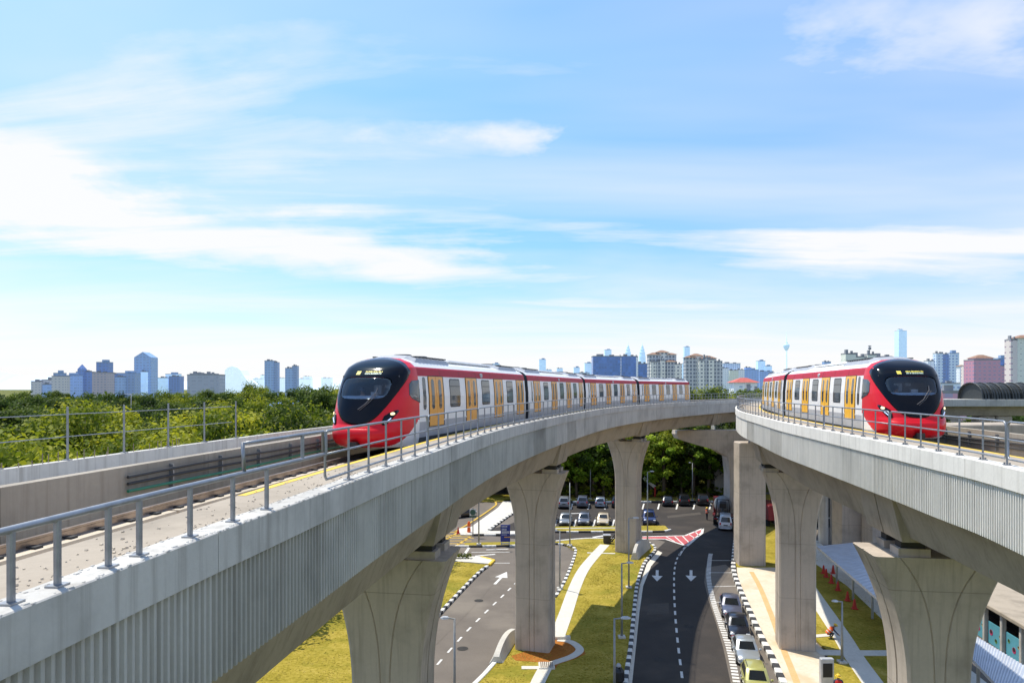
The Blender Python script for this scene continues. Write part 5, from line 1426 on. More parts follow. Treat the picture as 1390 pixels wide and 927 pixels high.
# ------------------------------------------------------------------ street furniture
M_POLE = plain("lamp_post_grey", (0.34, 0.35, 0.35), 0.5, 0.5, 0.15)
M_LUM = plain("lamp_head", (0.55, 0.56, 0.57), 0.4, 0.3)
M_FOOT = concrete("lamp_footing", (0.55, 0.53, 0.48), 0.2, 0.2)
def street_lamp(label, px, py, z, top_py, arm_px, group="street lamps beside the roads", double=False):
    """foot at a ground point, top given by its row in the photo, arm of arm_px photo pixels (signed)"""
    b = G(px, py, z); s = FPX / b.y; h = CAMZ - (top_py - HZ) / s - z; arm = arm_px / s
    root = empty("street_lamp", b, label, "street lamp", group); O0 = Vector((0, 0, 0))
    mb = MB(); mb.cyl((0, 0, .02), (0, 0, h), .085, .05, 10); mb.build("pole", M_POLE, root, origin=O0, smooth=True)
    mb = MB(); mb.bbox((0, 0, .06), (.5, .5, .14), .02); mb.build("footing", M_FOOT, root, origin=O0)
    for sg in ((1, -1) if double else (1,)):
        a = arm * sg
        if abs(a) > .05:
            mb = MB(); mb.tube([(0, 0, h - .03), (a * .45, 0, h + .02)], .04, 8); ar = mb.build("arm", M_POLE, root, origin=O0)
            mb = MB(); rings = []
            for t, ww, hh in ((.40, .06, .05), (.5, .14, .09), (.8, .15, .10), (1.0, .06, .05)): x = a * t; rings.append([(x, -ww, h), (x, -ww * .7, h + hh), (x, ww * .7, h + hh), (x, ww, h)])
            mb.loft(rings); mb.build("lamp_head", M_LUM, root, origin=O0)
    return root
street_lamp("street lamp with one short arm over the left road, nearest the big left pier", 617, 985, .02, 839, -19)
street_lamp("nearest street lamp on the middle lawn, its arm reaching over the dark road", 834, 968, .14, 839, 22)
street_lamp("second street lamp on the middle lawn, halfway along the shadow edge", 844, 865, .14, 764, 16)
street_lamp("third street lamp on the middle lawn, in front of the third pier", 853.5, 797.5, .14, 703, 14)
street_lamp("thin lamp post between the left road and the curved footpath", 760, 799, .14, 720, -8)
street_lamp("lamp post standing by the cross road in front of the parked grey sedan", 773.5, 740, .14, 655, 0.0)
street_lamp("lamp post on the grass corner in front of the dark blue car", 879, 741, .14, 640, 9)
street_lamp("lamp post at the left junction just right of the green round sign", 650, 739, .14, 640, 8)
street_lamp("lamp post among the trees behind the left back row of cars", 801.5, 677, .15, 625, 5)
street_lamp("white-topped lamp post behind the black cars at the tree edge", 940, 679, .15, 628, -5)
street_lamp("street lamp with one arm on the shaded right lawn beside the crouching worker", 1143, 899, .14, 816, -14)
street_lamp("tall thin street lamp among the left trees below the skyline", 420, 652, 0, 556, -5)
street_lamp("tall street lamp rising above the left trees near the fence", 178, 660, 0, 535, -10)

def post_thing(name, cat, label, px, py, z, build):
    b = G(px, py, z); root = empty(name, b, label, cat); build(root, FPX / b.y); return root
O0 = Vector((0, 0, 0))
S_BLUE = plain("sign_blue", (0.012, 0.03, 0.22), 0.4, coat=0.2); S_GREEN = plain("sign_green", (0.05, 0.12, 0.09), 0.5); S_WHT = plain("sign_white", (0.7, 0.7, 0.7), 0.5)
ORNG = plain("orange_plastic", (0.85, 0.13, 0.01), 0.5); CONE_R = plain("cone_red", (0.55, 0.03, 0.02), 0.5)
def blue_sign(root, s):
    w, h = 13 / s, 23 / s; zb = 5 / s
    mb = MB(); mb.bbox((0, 0, zb + h / 2), (w, .12, h), .03); pn = mb.build("sign_panel", S_BLUE, root, origin=O0)
    mb = MB()
    for x in (-w * .42, w * .42): mb.box((x, 0.02, zb / 2), (.09, .09, zb))
    mb.box((0, .02, zb * .5), (w * .8, .06, zb * .35)); mb.build("leg", M_LUM, root, origin=O0)
    mb = MB(); rnd = random.Random(5)                                   # rows of marks: the lines of text are too small to read
    for row, (zz, ht, m) in enumerate(((.90, .05, 0), (.76, .035, 0), (.70, .035, 0), (.60, .055, 0), (.53, .055, 0), (.42, .03, 0), (.28, .05, 1))):
        mb.m = m; x = -w * .38 if m == 0 else -w * .1
        end = w * (.38 if row in (3, 4) else .12 if m == 0 else .34)
        while x < end: d = rnd.uniform(.06, .14); mb.box((x + d / 2, -.066, zb + h * zz), (d, .012, h * ht)); x += d + .035
    mb.build("sign_lettering", [S_WHT, T_GOLD], pn, origin=O0)
post_thing("information_sign", "sign", "tall blue information board with white text lines beside the second pier", 686, 740, .1, blue_sign)
def green_sign(root, s):
    mb = MB(); mb.cyl((0, 0, 0), (0, 0, 38 / s), .06, None, 8); mb.build("post", M_POLE, root, origin=O0)
    mb = MB(); c = 32 / s; mb.bbox((0, -.06, c), (9 / s, .06, 9 / s), .03); pn = mb.build("sign_panel", S_WHT, root, origin=O0)
    mb = MB(); mb.cyl((0, -.09, c), (0, -.12, c), 3.9 / s, None, 20); mb.build("green_disc", S_GREEN, pn, origin=O0)
    mb = MB(); mb.bbox((0, -.06, c - 6.0 / s), (9 / s, .06, 2.4 / s), .02); mb.build("name_plate", S_GREEN, root, origin=O0)
post_thing("round_sign", "sign", "sign with a dark green disc and plate on a post at the left junction", 642, 727, .15, green_sign)
def orange_barrier(root, s):
    w, h = 5 / s, 15 / s; mb = MB(); rings = []
    for z, k in ((0, .9), (.1, 1), (.45, .8), (.55, .95), (.85, .75), (.95, .45), (1, .15)): rings.append([(math.cos(2 * PI * q / 10) * w / 2 * k, math.sin(2 * PI * q / 10) * w / 2 * k, z * h) for q in range(10)])
    mb.loft(rings); mb.build("barrier_body", ORNG, root, origin=O0)
    mb = MB(); mb.lathe([(w * .49, h * .47), (w * .49, h * .53)], (0, 0, 0), 12, cap=False); mb.build("band", S_WHT, root, origin=O0)
post_thing("traffic_barrel", "traffic barrel", "tall bright orange plastic barrel standing at the left junction", 636.5, 722, .15, orange_barrier)
def cone(root, s, hpx=9):
    h = .75
    mb = MB(); mb.bbox((0, 0, .03), (.42, .42, .06), .015); mb.lathe([(.17, .05), (.06, h - .05), (.03, h)], (0, 0, 0), 14); c = mb.build("cone_body", CONE_R, root, origin=O0)
    mb = MB(); mb.lathe([(.122, .30), (.098, .44)], (0, 0, 0), 14, cap=False); mb.build("reflective_collar", S_WHT, root, origin=O0)
post_thing("traffic_cone", "traffic cone", "red traffic cone by the yellow box markings at the left junction", 622, 724, .12, cone)
cones = [(1118, 778, "farthest left traffic cone on the shaded pavement under the right viaduct"), (1121.5, 783, "traffic cone just right of the farthest left cone"), (1131, 778, "far traffic cone closest to the long canopy"), (1128.5, 791, "traffic cone third down the row on the shaded pavement"), (1137.5, 801, "traffic cone between the two nearest ones and the far group"), (1150.5, 815, "second nearest traffic cone beside the long canopy"), (1160, 826, "nearest traffic cone beside the long canopy")]
for x, y, lb in cones:
    r = post_thing("traffic_cone", "traffic cone", lb, x, y, .15, cone); r["group"] = "cones beside the canopy"; r.scale = (1.05, 1.05, 1.05)
def control_box(root, s):
    mb = MB(); mb.bbox((0, 0, .9), (.75, .3, 1.8), .03); mb.build("cabinet", M_LUM, root, origin=O0)
    mb = MB(); mb.bbox((0, -.16, 1.15), (.55, .02, .8), .01); mb.build("dark_screen", C_TRIM, root, origin=O0)
post_thing("pay_station", "pay station", "pale grey pay station with a dark square screen on the right pavement", 1122, 935, .15, control_box)
def litter_bin(root, s):
    mb = MB(); mb.bbox((0, 0, .45), (.8, .7, .9), .06); mb.build("bin_body", C_TRIM, root, origin=O0)
    mb = MB(); mb.bbox((0, 0, .93), (.86, .76, .08), .03); mb.build("lid", T_GREY, root, origin=O0)
post_thing("litter_bin", "bin", "black bin at the far end of the lawn footpath", 824, 737, .14, litter_bin)
def stay(root, s):
    mb = MB(); mb.tube([(0, 0, .0), (.9, 0, 1.1)], .07, 8); mb.tube([(.25, 0, 0), (1.15, 0, 1.1)], .07, 8); mb.bbox((0.1, 0, .05), (.6, .4, .1), .02); mb.build("strut", C_TRIM, root, origin=O0)
post_thing("leaning_gate_arm", "gate arm", "dark slanted gate arm leaning beside the black bin", 827, 735, .14, stay)
def scooter_cover(root, s):
    mb = MB(); mb.bbox((0, 0, .5), (.6, .8, .9), .2); mb.build("cover", C_TRIM, root, origin=O0)
    mb = MB(); mb.lathe([(.12, .9), (.16, 1.0), (.1, 1.12), (.02, 1.15)], (0, .1, 0), 10); mb.build("cap", T_GREY, root, origin=O0)
post_thing("utility_cabinet", "cabinet", "small dark capped cabinet in the shadow beside the nearest lawn lamp", 840, 927, .14, scooter_cover)
def arrow_sign(root, s):
    mb = MB(); mb.cyl((0, 0, 0), (0, 0, 1.6), .16, None, 10); mb.build("post", CONE_R, root, origin=O0)
    mb = MB(); mb.box((-.9, 0, 2.3), (2.4, .12, .5), 0, R(40)); mb.build("boom", S_WHT, root, origin=O0)
post_thing("barrier_gate", "barrier gate", "raised white barrier boom on a red post at the dark tree edge", 889, 674, .15, arrow_sign)
# ------------------------------------------------------------------ trees
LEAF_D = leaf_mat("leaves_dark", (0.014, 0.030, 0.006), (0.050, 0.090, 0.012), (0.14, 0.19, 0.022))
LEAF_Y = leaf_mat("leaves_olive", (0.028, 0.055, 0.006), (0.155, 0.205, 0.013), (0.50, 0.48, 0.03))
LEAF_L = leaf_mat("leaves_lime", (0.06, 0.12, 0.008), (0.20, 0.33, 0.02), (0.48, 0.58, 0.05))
M_BARK = plain("bark", (0.10, 0.075, 0.05), 0.9, 0, 0.3, False, 4)
def leaf_quad(mb, p, n, size, rnd, tint):
    n = n.normalized(); a = n.orthogonal().normalized(); a = Matrix.Rotation(rnd.uniform(0, 2 * PI), 3, n) @ a; b = n.cross(a)
    l = size * rnd.uniform(.7, 1.3); w = l * rnd.uniform(.45, .7)
    o = len(mb.v); mb.v += [p - a * l * .5, p + b * w * .5, p + a * l * .5, p - b * w * .5]; mb.f.append([o, o + 1, o + 2, o + 3]); mb.mi.append(0); mb.tint.append(tint)
def crown_mesh(rnd, h, rx, z0, shape, leaves, size, clumps=46):
    """leaf-sized faces in clumps through the crown; shade of undersides and inner clumps is painted into the leaf tint, gaps between clumps left open"""
    mb = MB(); mb.tint = []; cl = []
    for i in range(clumps):
        for _ in range(40):
            x, y, z = rnd.uniform(-1, 1), rnd.uniform(-1, 1), rnd.uniform(-1, 1)
            d = x * x + y * y + z * z
            if d > 1 or d < .12: continue
            if shape == "umbrella" and z < -.35: continue
            if shape == "cone" and (x * x + y * y) ** .5 > .95 * (1 - (z + 1) / 2) + .12: continue
            break
        rx_ = rx * rnd.uniform(.85, 1.15); c = Vector((x * rx_, y * rx_, z0 + (z + 1) / 2 * (h - z0)))
        cl.append((c, rx * rnd.uniform(.20, .36), rnd.uniform(-.16, .16), d))
    per = leaves // clumps; mid = Vector((0, 0, (z0 + h) / 2))
    for c, r, tn, d in cl:
        for k in range(per):
            v = Vector((rnd.gauss(0, 1), rnd.gauss(0, 1), rnd.gauss(0, 1) * .8)); v.normalize(); rad = r * rnd.uniform(.45, 1.08)
            p = c + Vector((v.x * rad, v.y * rad, v.z * rad * .75))
            nn = (v + Vector((rnd.gauss(0, .5), rnd.gauss(0, .5), rnd.gauss(0, .5) + .5)))
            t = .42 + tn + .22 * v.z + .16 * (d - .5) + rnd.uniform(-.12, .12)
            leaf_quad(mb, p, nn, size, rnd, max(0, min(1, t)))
    return mb, cl
def trunk_mesh(rnd, h, z0, cl, r):
    mb = MB(); top = Vector((rnd.uniform(-.3, .3), rnd.uniform(-.3, .3), z0 + (h - z0) * .45))
    pts = [Vector((0, 0, -.2)), Vector((rnd.uniform(-.1, .1), rnd.uniform(-.1, .1), z0 * .5)), top * .75 + Vector((0, 0, top.z * .1)), top]
    mb.tube(pts, [r * 1.25, r, r * .8, r * .5], 9)
    for c, rr_, tn, d in cl[:12]:
        a = pts[2].lerp(pts[3], rnd.random()); m = a.lerp(c, .5) + Vector((0, 0, .3)); mb.tube([a, m, c], [r * .38, r * .24, r * .08], 6)
    return mb
KINDS = []
def tree_kind(name, leafm, h, rx, z0, shape, leaves, size, clumps, n, seed):
    out = []
    for k in range(n):
        rnd = random.Random(seed + k); cm, cl = crown_mesh(rnd, h, rx, z0, shape, leaves, size, clumps); tm = trunk_mesh(rnd, h, z0, cl, .028 * h)
        r = bpy.data.objects.new(name, None); COL.objects.link(r); O = Vector((0, 0, 0))
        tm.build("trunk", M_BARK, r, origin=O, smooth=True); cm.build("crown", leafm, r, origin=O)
        out.append([r, False])
    return out
K_DENSE = tree_kind("broadleaf_tree", LEAF_D, 12.0, 4.6, 2.0, "round", 9600, .38, 46, 4, 10)
K_OLIVE = tree_kind("spreading_tree", LEAF_Y, 10.5, 5.6, 2.2, "umbrella", 11000, .35, 48, 4, 40)
K_YOUNG = tree_kind("young_tree", LEAF_L, 8.5, 2.6, 2.4, "round", 2000, .42, 24, 3, 70)
K_SHRUB = tree_kind("shrub", LEAF_Y, 2.4, 1.5, .15, "round", 1100, .26, 18, 2, 90)
trnd = random.Random(77)
def plant(kind, x, y, sc, label, cat, group, z=0.0, wide=1.0):
    e = trnd.choice(kind); rz = trnd.uniform(0, 6.28)
    if not e[1]: o = e[0]; e[1] = True
    else: o = copy_tree(e[0])
    o.location = (x, y, z); o.rotation_euler = (0, 0, rz); o.scale = (sc * wide, sc * wide, sc)
    tag(o, label, cat, group); return o
# the wood left of the viaduct
GL = "trees of the wood left of the viaduct"
def left_edge(y): return VL.P(max(-12, y), WALL_L + 5.5, 0).x
pts = []
for row, (y, tops, n) in enumerate(((43, 588, 6), (54, 578, 8), (68, 566, 10), (86, 556, 11), (110, 547, 13), (140, 540, 14), (180, 534, 15), (235, 530, 16), (310, 527.5, 18))):
    for k in range(n):
        px = -70 + (540 / (n - 1)) * k + trnd.uniform(-14, 14) + (12 if row % 2 else -6)
        yy = y * trnd.uniform(.93, 1.08); x = (px - CXP) * yy / FPX
        if x > left_edge(yy) - (19 if yy < 62 else 15 if yy < 95 else 8): continue
        ty = tops + trnd.uniform(-6, 8) + (6 * max(0, 1 - px / 330) if row >= 4 else 0)
        h = CAMZ - (ty - HZ) * yy / FPX
        h = min(h, 20.5)
        h *= trnd.uniform(.86, 1.06)
        left = px < 60
        if (left and row >= 3) or (row >= 3 and trnd.random() < .42): plant(K_DENSE, x, yy, h / 12, "dense dark green tree in the wood left of the viaduct", "tree", GL, wide=trnd.uniform(.8, 1.05))
        else: plant(K_OLIVE, x, yy, h / 10.5, "spreading yellow-green tree in the wood left of the viaduct", "tree", GL, wide=trnd.uniform(.8, 1.0))
for px, Y, ty in ((424, 150, 523), (440, 135, 525), (405, 165, 527), (448, 120, 530), (372, 190, 531), (300, 170, 529), (215, 150, 532), (130, 160, 533), (8, 120, 534), (40, 135, 536)):
    x = (px - CXP) * Y / FPX; plant(K_DENSE, x, Y, (CAMZ - (ty - HZ) * Y / FPX) / 12, "tall dark crown standing above the rest of the wood at left", "tree", GL, wide=.85)
# dark wood behind the car park
GB = "trees behind the car park"
for row, (y, n, hh) in enumerate(((119, 11, 12.5), (127, 12, 15.5), (137, 12, 17), (152, 13, 18))):
    for k in range(n):
        px = 560 + 470 * k / (n - 1) + trnd.uniform(-9, 9); yy = y * KY * trnd.uniform(.985, 1.02) * 1.06; x = (px - CXP) * yy / FPX
        h = hh * trnd.uniform(.85, 1.04)
        
        if (k + row) % 3 == 1: plant(K_OLIVE, x, yy, h / 10.5, "lighter green spreading tree in the wood behind the car park", "tree", GB, wide=.85)
        else: plant(K_DENSE, x, yy, h / 12, "dark leafy tree in the wood behind the car park", "tree", GB, wide=1.0)
for px, py, h, lb in ((783, 676, 9, "bright green slender tree behind the back row of cars, left of the third pier"), (745, 675, 8, "bright green young tree beside the second pier, behind the silver grey car"), (820, 676, 7, "bright green young tree just left of the third pier"), (900, 676, 10.5, "bright lime green tree between the third pier and the white-topped lamp post"), (962, 676, 9.5, "bright green tree in front of the pale square column"), (925, 675, 6, "low light green tree beside the white-topped lamp post"), (805, 675, 11, "tall bright tree between the lamp post and the third pier"), (884, 675, 8, "bright green tree against the right side of the third pier"), (941, 676, 11.5, "tall bright tree left of the pale square column, behind the black cars"), (765, 675, 10.5, "tall bright green tree behind the silver grey car")):
    p = G(px, py); plant(K_YOUNG, p.x, p.y, h / 8.5, lb, "tree", GB)
for k in range(16):
    px = 735 + k * 18 + trnd.uniform(-5, 5); p = G(px, 675.5); plant(K_SHRUB, p.x, p.y, trnd.uniform(.5, .9), "low green shrub along the verge behind the car park", "shrub", "shrubs along the car park verge")
for px, Y, h in ((1282, 108, 12.5), (1300, 106, 13.2), (1330, 112, 12.8), (1372, 104, 12), (1268, 112, 12.4), (1350, 118, 13)):
    plant(K_DENSE, (px - CXP) * Y / FPX, Y, h / 12, "green tree growing below the far viaduct at the right", "tree", "trees below the far right viaduct")
for px, Y, ty in ((960, 150, 532), (975, 155, 527), (990, 150, 524), (945, 145, 536), (1005, 165, 529), (1012, 150, 537), (985, 140, 538)):
    plant(K_OLIVE if ty > 530 else K_DENSE, (px - CXP) * Y / FPX, Y, (CAMZ - (ty - HZ) * Y / FPX) / (10.5 if ty > 530 else 12), "tree top showing above the bend of the left viaduct", "tree", "tree tops beyond the viaduct bend")
# shrubs along the left lawn edge
for k in range(22):
    t = k / 21; p = G(300 + 165 * t + trnd.uniform(-3, 3), 935 - 118 * t); plant(K_SHRUB, p.x - .6, p.y, trnd.uniform(.25, .42), "low brownish shrub along the edge of the left lawn", "shrub", "shrubs edging the left lawn")
# tufts of planting on the paved island end
for k in range(6):
    p = G(613 + k * 4.6, 759.5); plant(K_SHRUB, p.x, p.y, .22, "small leafy plant on the paved tip of the left lawn", "shrub", "plants on the paved lawn tip", z=.15)
# far tree line and undergrowth that nobody could count
def mass(name, boxes, leaf, n, size, seed):
    rnd = random.Random(seed); mb = MB(); mb.tint = []
    for i in range(n):
        x0, x1, y0, y1, zt = rnd.choice(boxes); x, y = rnd.uniform(x0, x1), rnd.uniform(y0, y1)
        bump_ = .55 + .45 * mnoise.noise(Vector((x * .05, y * .05, seed))); z = zt * bump_ * rnd.random() ** .4
        leaf_quad(mb, Vector((x, y, z)), Vector((rnd.gauss(0, .6), rnd.gauss(0, .6) - .3, rnd.gauss(0, .5) + .6)), size, rnd, max(0, min(1, .25 + .4 * z / zt + rnd.uniform(-.15, .15))))  # tint darker towards the ground: shade inside the growth painted in
    o = mb.build(name, leaf); tag(o, kind="stuff"); return o
mass("undergrowth", [(-120, -27, 40, 75, 4.5), (-190, -24, 75, 140, 6)], LEAF_D, 16000, 1.0, 4)  # dark leaves put the shade between the crowns into the colour
mass("undergrowth", [(-40, 55, 121, 150, 6)], LEAF_D, 9000, .8, 5)
mass("distant_trees", [(-560, -60, 330, 420, 17), (-800, -80, 420, 640, 18), (-60, 420, 300, 420, 15), (180, 420, 200, 300, 12)], LEAF_D, 26000, 3.2, 6)

for kind in (K_DENSE, K_OLIVE, K_YOUNG, K_SHRUB):
    for r, used in kind:
        if not used:
            for c in list(r.children): bpy.data.objects.remove(c)
            bpy.data.objects.remove(r)
# ------------------------------------------------------------------ the city on the horizon
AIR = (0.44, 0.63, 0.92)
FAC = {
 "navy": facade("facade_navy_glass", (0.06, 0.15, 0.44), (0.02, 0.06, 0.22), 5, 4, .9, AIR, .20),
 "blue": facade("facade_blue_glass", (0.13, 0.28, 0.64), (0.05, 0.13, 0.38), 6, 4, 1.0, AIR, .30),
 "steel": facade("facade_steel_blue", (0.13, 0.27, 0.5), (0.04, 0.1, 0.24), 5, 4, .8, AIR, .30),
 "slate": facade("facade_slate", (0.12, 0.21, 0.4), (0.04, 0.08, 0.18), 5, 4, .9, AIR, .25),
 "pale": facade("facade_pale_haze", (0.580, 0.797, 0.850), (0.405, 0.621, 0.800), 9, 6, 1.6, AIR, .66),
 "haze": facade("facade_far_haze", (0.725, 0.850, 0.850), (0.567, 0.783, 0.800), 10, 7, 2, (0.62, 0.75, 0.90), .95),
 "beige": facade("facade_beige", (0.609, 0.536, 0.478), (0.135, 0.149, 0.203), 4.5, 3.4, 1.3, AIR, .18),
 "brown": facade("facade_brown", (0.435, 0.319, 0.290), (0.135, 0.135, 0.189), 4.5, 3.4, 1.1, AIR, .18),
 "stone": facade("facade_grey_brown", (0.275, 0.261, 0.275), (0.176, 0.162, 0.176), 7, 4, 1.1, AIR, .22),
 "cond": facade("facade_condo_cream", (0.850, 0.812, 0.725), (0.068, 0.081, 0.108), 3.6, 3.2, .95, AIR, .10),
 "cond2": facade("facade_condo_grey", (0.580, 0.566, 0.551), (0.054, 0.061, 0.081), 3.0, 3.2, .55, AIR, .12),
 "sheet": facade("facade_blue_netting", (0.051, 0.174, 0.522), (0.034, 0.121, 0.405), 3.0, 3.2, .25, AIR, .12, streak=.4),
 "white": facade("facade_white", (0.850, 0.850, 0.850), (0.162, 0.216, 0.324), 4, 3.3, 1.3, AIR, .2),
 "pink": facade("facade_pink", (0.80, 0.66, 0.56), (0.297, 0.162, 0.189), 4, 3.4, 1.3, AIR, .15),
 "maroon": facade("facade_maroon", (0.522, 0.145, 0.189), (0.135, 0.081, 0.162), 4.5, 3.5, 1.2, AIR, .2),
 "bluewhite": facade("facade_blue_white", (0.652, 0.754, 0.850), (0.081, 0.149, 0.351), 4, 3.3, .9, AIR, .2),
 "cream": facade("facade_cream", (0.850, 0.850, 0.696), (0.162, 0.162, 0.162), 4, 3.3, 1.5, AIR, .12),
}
ROOFM = plain("flat_roof", (0.30, 0.31, 0.33), .8, 0, .2, False, .2); TILE = plain("brown_roof_tiles", (0.30, 0.17, 0.11), .8, 0, .2, False, .5); REDT = plain("red_roof_tiles", (0.55, 0.13, 0.10), .8, 0, .2, False, .5)
ROOF_B = plain("bluish_roof", (0.30, 0.40, 0.55), .7, 0, .15, False, .2)
CITY = "towers of the distant skyline"
def bldg(label, Y, vols, name="tower_block", rot=0.0, group=CITY):
    """vols: (px0, px1, top row, facade, depth, setback, roof) ; all stand on the ground"""
    x0 = min(v[0] for v in vols); x1 = max(v[1] for v in vols); c = Vector((((x0 + x1) / 2 - CXP) * Y / FPX, Y, 0))
    root = empty(name, c, label, "building", group, R(rot)); O = Vector((0, 0, 0)); s = Y / FPX
    for v in vols:
        p0, p1, ty, fk, dep, sb = v[:6]; roof = v[6] if len(v) > 6 else "flat"
        a, b = (p0 - (x0 + x1) / 2) * s, (p1 - (x0 + x1) / 2) * s; h = CAMZ - (ty - HZ) * s; w = b - a
        dep = dep * w
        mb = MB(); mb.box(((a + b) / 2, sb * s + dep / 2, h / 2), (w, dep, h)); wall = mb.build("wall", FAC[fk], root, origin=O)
        cx, cy = (a + b) / 2, sb * s + dep / 2
        mb = MB()
        if roof == "flat": mb.box((cx, cy, h + .5), (w * 1.01, dep * 1.01, 1.0)); mb.bbox((cx + w * .1, cy, h + 2.4), (w * .45, dep * .5, 3.2), .3); m = ROOF_B if fk not in ("cond", "cond2", "cream", "beige", "brown", "stone") else ROOFM
        elif roof == "gable": mb.loft([[(a, cy - dep / 2, h), (b, cy - dep / 2, h), (cx, cy - dep / 2, h + w * .32)], [(a, cy + dep / 2, h), (b, cy + dep / 2, h), (cx, cy + dep / 2, h + w * .32)]]); m = FAC[fk]
        elif roof == "hip" or roof == "hipred": mb.loft([[(a - 1, cy - dep / 2 - 1, h), (b + 1, cy - dep / 2 - 1, h), (b + 1, cy + dep / 2 + 1, h), (a - 1, cy + dep / 2 + 1, h)], [(cx - w * .12, cy - dep * .1, h + w * .2), (cx + w * .12, cy - dep * .1, h + w * .2), (cx + w * .12, cy + dep * .1, h + w * .2), (cx - w * .12, cy + dep * .1, h + w * .2)]]); m = REDT if roof == "hipred" else TILE
        elif roof == "spike": mb.loft([[(a, cy - dep / 2, h), (b, cy - dep / 2, h), (b, cy + dep / 2, h), (a, cy + dep / 2, h)], [(cx - .3, cy - .3, h + w * .8), (cx + .3, cy - .3, h + w * .8), (cx + .3, cy + .3, h + w * .8), (cx - .3, cy + .3, h + w * .8)]]); m = FAC[fk]
        elif roof == "plain": mb.box((cx, cy, h + .4), (w * 1.015, dep * 1.015, .8)); mb.box((cx - w * .22, cy, h + 1.9), (w * .25, dep * .3, 2.2)); mb.box((cx + w * .2, cy - dep * .2, h + 1.5), (w * .18, dep * .2, 1.4)); m = ROOFM
        mb.build("roof", m, root, origin=O)
    return root
# left cluster
bldg("low pale beige block at the far left edge of the left skyline cluster", 900, [(42, 56, 518, "beige", 1, 0, "plain"), (54, 70, 516, "beige", .8, 4), (59, 68, 522, "blue", .8, -2, "plain")])
bldg("beige grid-windowed block with a dark cap in the left skyline cluster", 850, [(70, 86, 511, "beige", .9, 0, "plain"), (71, 83, 507, "slate", .8, 2)])
bldg("broad blue glass block between the beige block and the gabled tower", 950, [(84, 103, 510, "blue", .8, 0)])
bldg("blue tower with a sharp pointed gable in the left skyline cluster", 1000, [(103, 112, 505, "steel", 1, 0, "plain"), (107, 115, 501, "navy", 1, -3, "spike"), (114, 125, 505, "navy", .8, 0, "plain")])
bldg("brownish block carrying a taller square blue top in the left cluster", 900, [(125, 146, 506, "brown", .8, 0, "plain"), (127, 143, 492, "navy", .8, 6)])
bldg("wide dark blue block left of the pointed grey-blue tower", 960, [(146, 158, 508, "navy", .9, 0, "plain"), (157, 182, 507, "slate", .6, 2), (158, 170, 512, "steel", .6, -3, "plain")])
bldg("tallest grey-blue tower with a gabled top at the left", 1000, [(182, 205, 485, "steel", .8, 0, "gable"), (194, 202, 505, "pale", .5, -6, "plain")])
bldg("hazy low blue blocks right of the tall gabled tower", 1300, [(214, 228, 513, "pale", .8, 0, "plain"), (222, 238, 508, "pale", .8, 5), (231, 246, 511, "navy", .8, -4, "plain")])
bldg("broad grey-brown block with a lumpy rounded top", 800, [(254, 297, 509, "stone", .5, 0, "plain"), (257, 274, 507.5, "stone", .7, 1, "plain"), (276, 292, 507.8, "stone", .7, 1, "plain")])
def sail():
    Y = 2200; s = Y / FPX; c = Vector(((322 - CXP) * s, Y, 0)); root = empty("tower_block", c, "pale hazy tower with a rounded sloping right side", "building", CITY); mb = MB(); pts = [(-17, 0), (-17, -20)]
    prof = [(305, 527), (305, 503), (309, 499), (315, 497), (321, 498), (326, 502), (330, 509), (335, 516), (342, 522), (348, 527)]
    P = [((px - 322) * s, CAMZ - (py - HZ) * s) for px, py in prof]; P[0] = (P[0][0], 0); P[-1] = (P[-1][0], 0)
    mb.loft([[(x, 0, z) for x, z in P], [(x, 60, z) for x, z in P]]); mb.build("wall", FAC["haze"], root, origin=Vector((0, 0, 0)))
sail()
bldg("slim steel-blue tower in two steps, left of a matching pair", 1100, [(359, 371, 490, "steel", 1, 0, "plain"), (370, 376, 492, "slate", 1.5, 2, "plain")])
bldg("slim steel-blue tower with a notched top, right of a matching pair", 1100, [(387, 397, 500, "steel", 1, 0, "plain"), (396, 403, 497, "slate", 1.2, 1, "plain")])
bldg("row of very pale far blocks between the two slim blue towers", 3200, [(342, 358, 514, "haze", .5, 0, "plain"), (352, 360, 509, "haze", .8, 4, "plain"), (376, 387, 513, "haze", .6, 0, "plain")])
bldg("row of very pale far blocks right of the slim blue towers", 3300, [(404, 422, 514, "haze", .5, 0, "plain"), (410, 420, 511, "haze", .8, 4, "plain"), (436, 450, 513, "haze", .5, 0, "plain")])
# centre
bldg("small square pale blue block behind the left train's roof", 1800, [(668, 678, 494, "pale", .8, 0)])
bldg("slim pale blue tower behind the second car of the left train", 2000, [(732, 741, 488, "pale", .9, 0)])
bldg("low hazy pair of blocks right of the slim tower over the left train", 2400, [(741, 749, 502, "pale", .9, 0, "plain"), (756, 764, 500, "pale", .9, 0, "plain")])
bldg("pale blue blocks just left of the big blue building", 1900, [(779, 787, 499, "pale", .9, 0), (794, 804, 493, "pale", .8, 2), (786, 800, 506, "bluewhite", .5, -4, "plain")])
bldg("big building wrapped in deep blue netting, white seams between", 760, [(805, 842, 484, "sheet", .5, 0, "plain"), (844, 865, 484, "sheet", .6, 1, "plain"), (866, 880, 494, "sheet", .8, 3, "plain"), (842, 844, 484.5, "white", 4, 2, "plain"), (863.5, 866, 485, "white", 4, -1, "plain")])
bldg("pale hazy tower rising behind the blue netted building", 2500, [(821, 830, 475, "pale", .9, 0)])
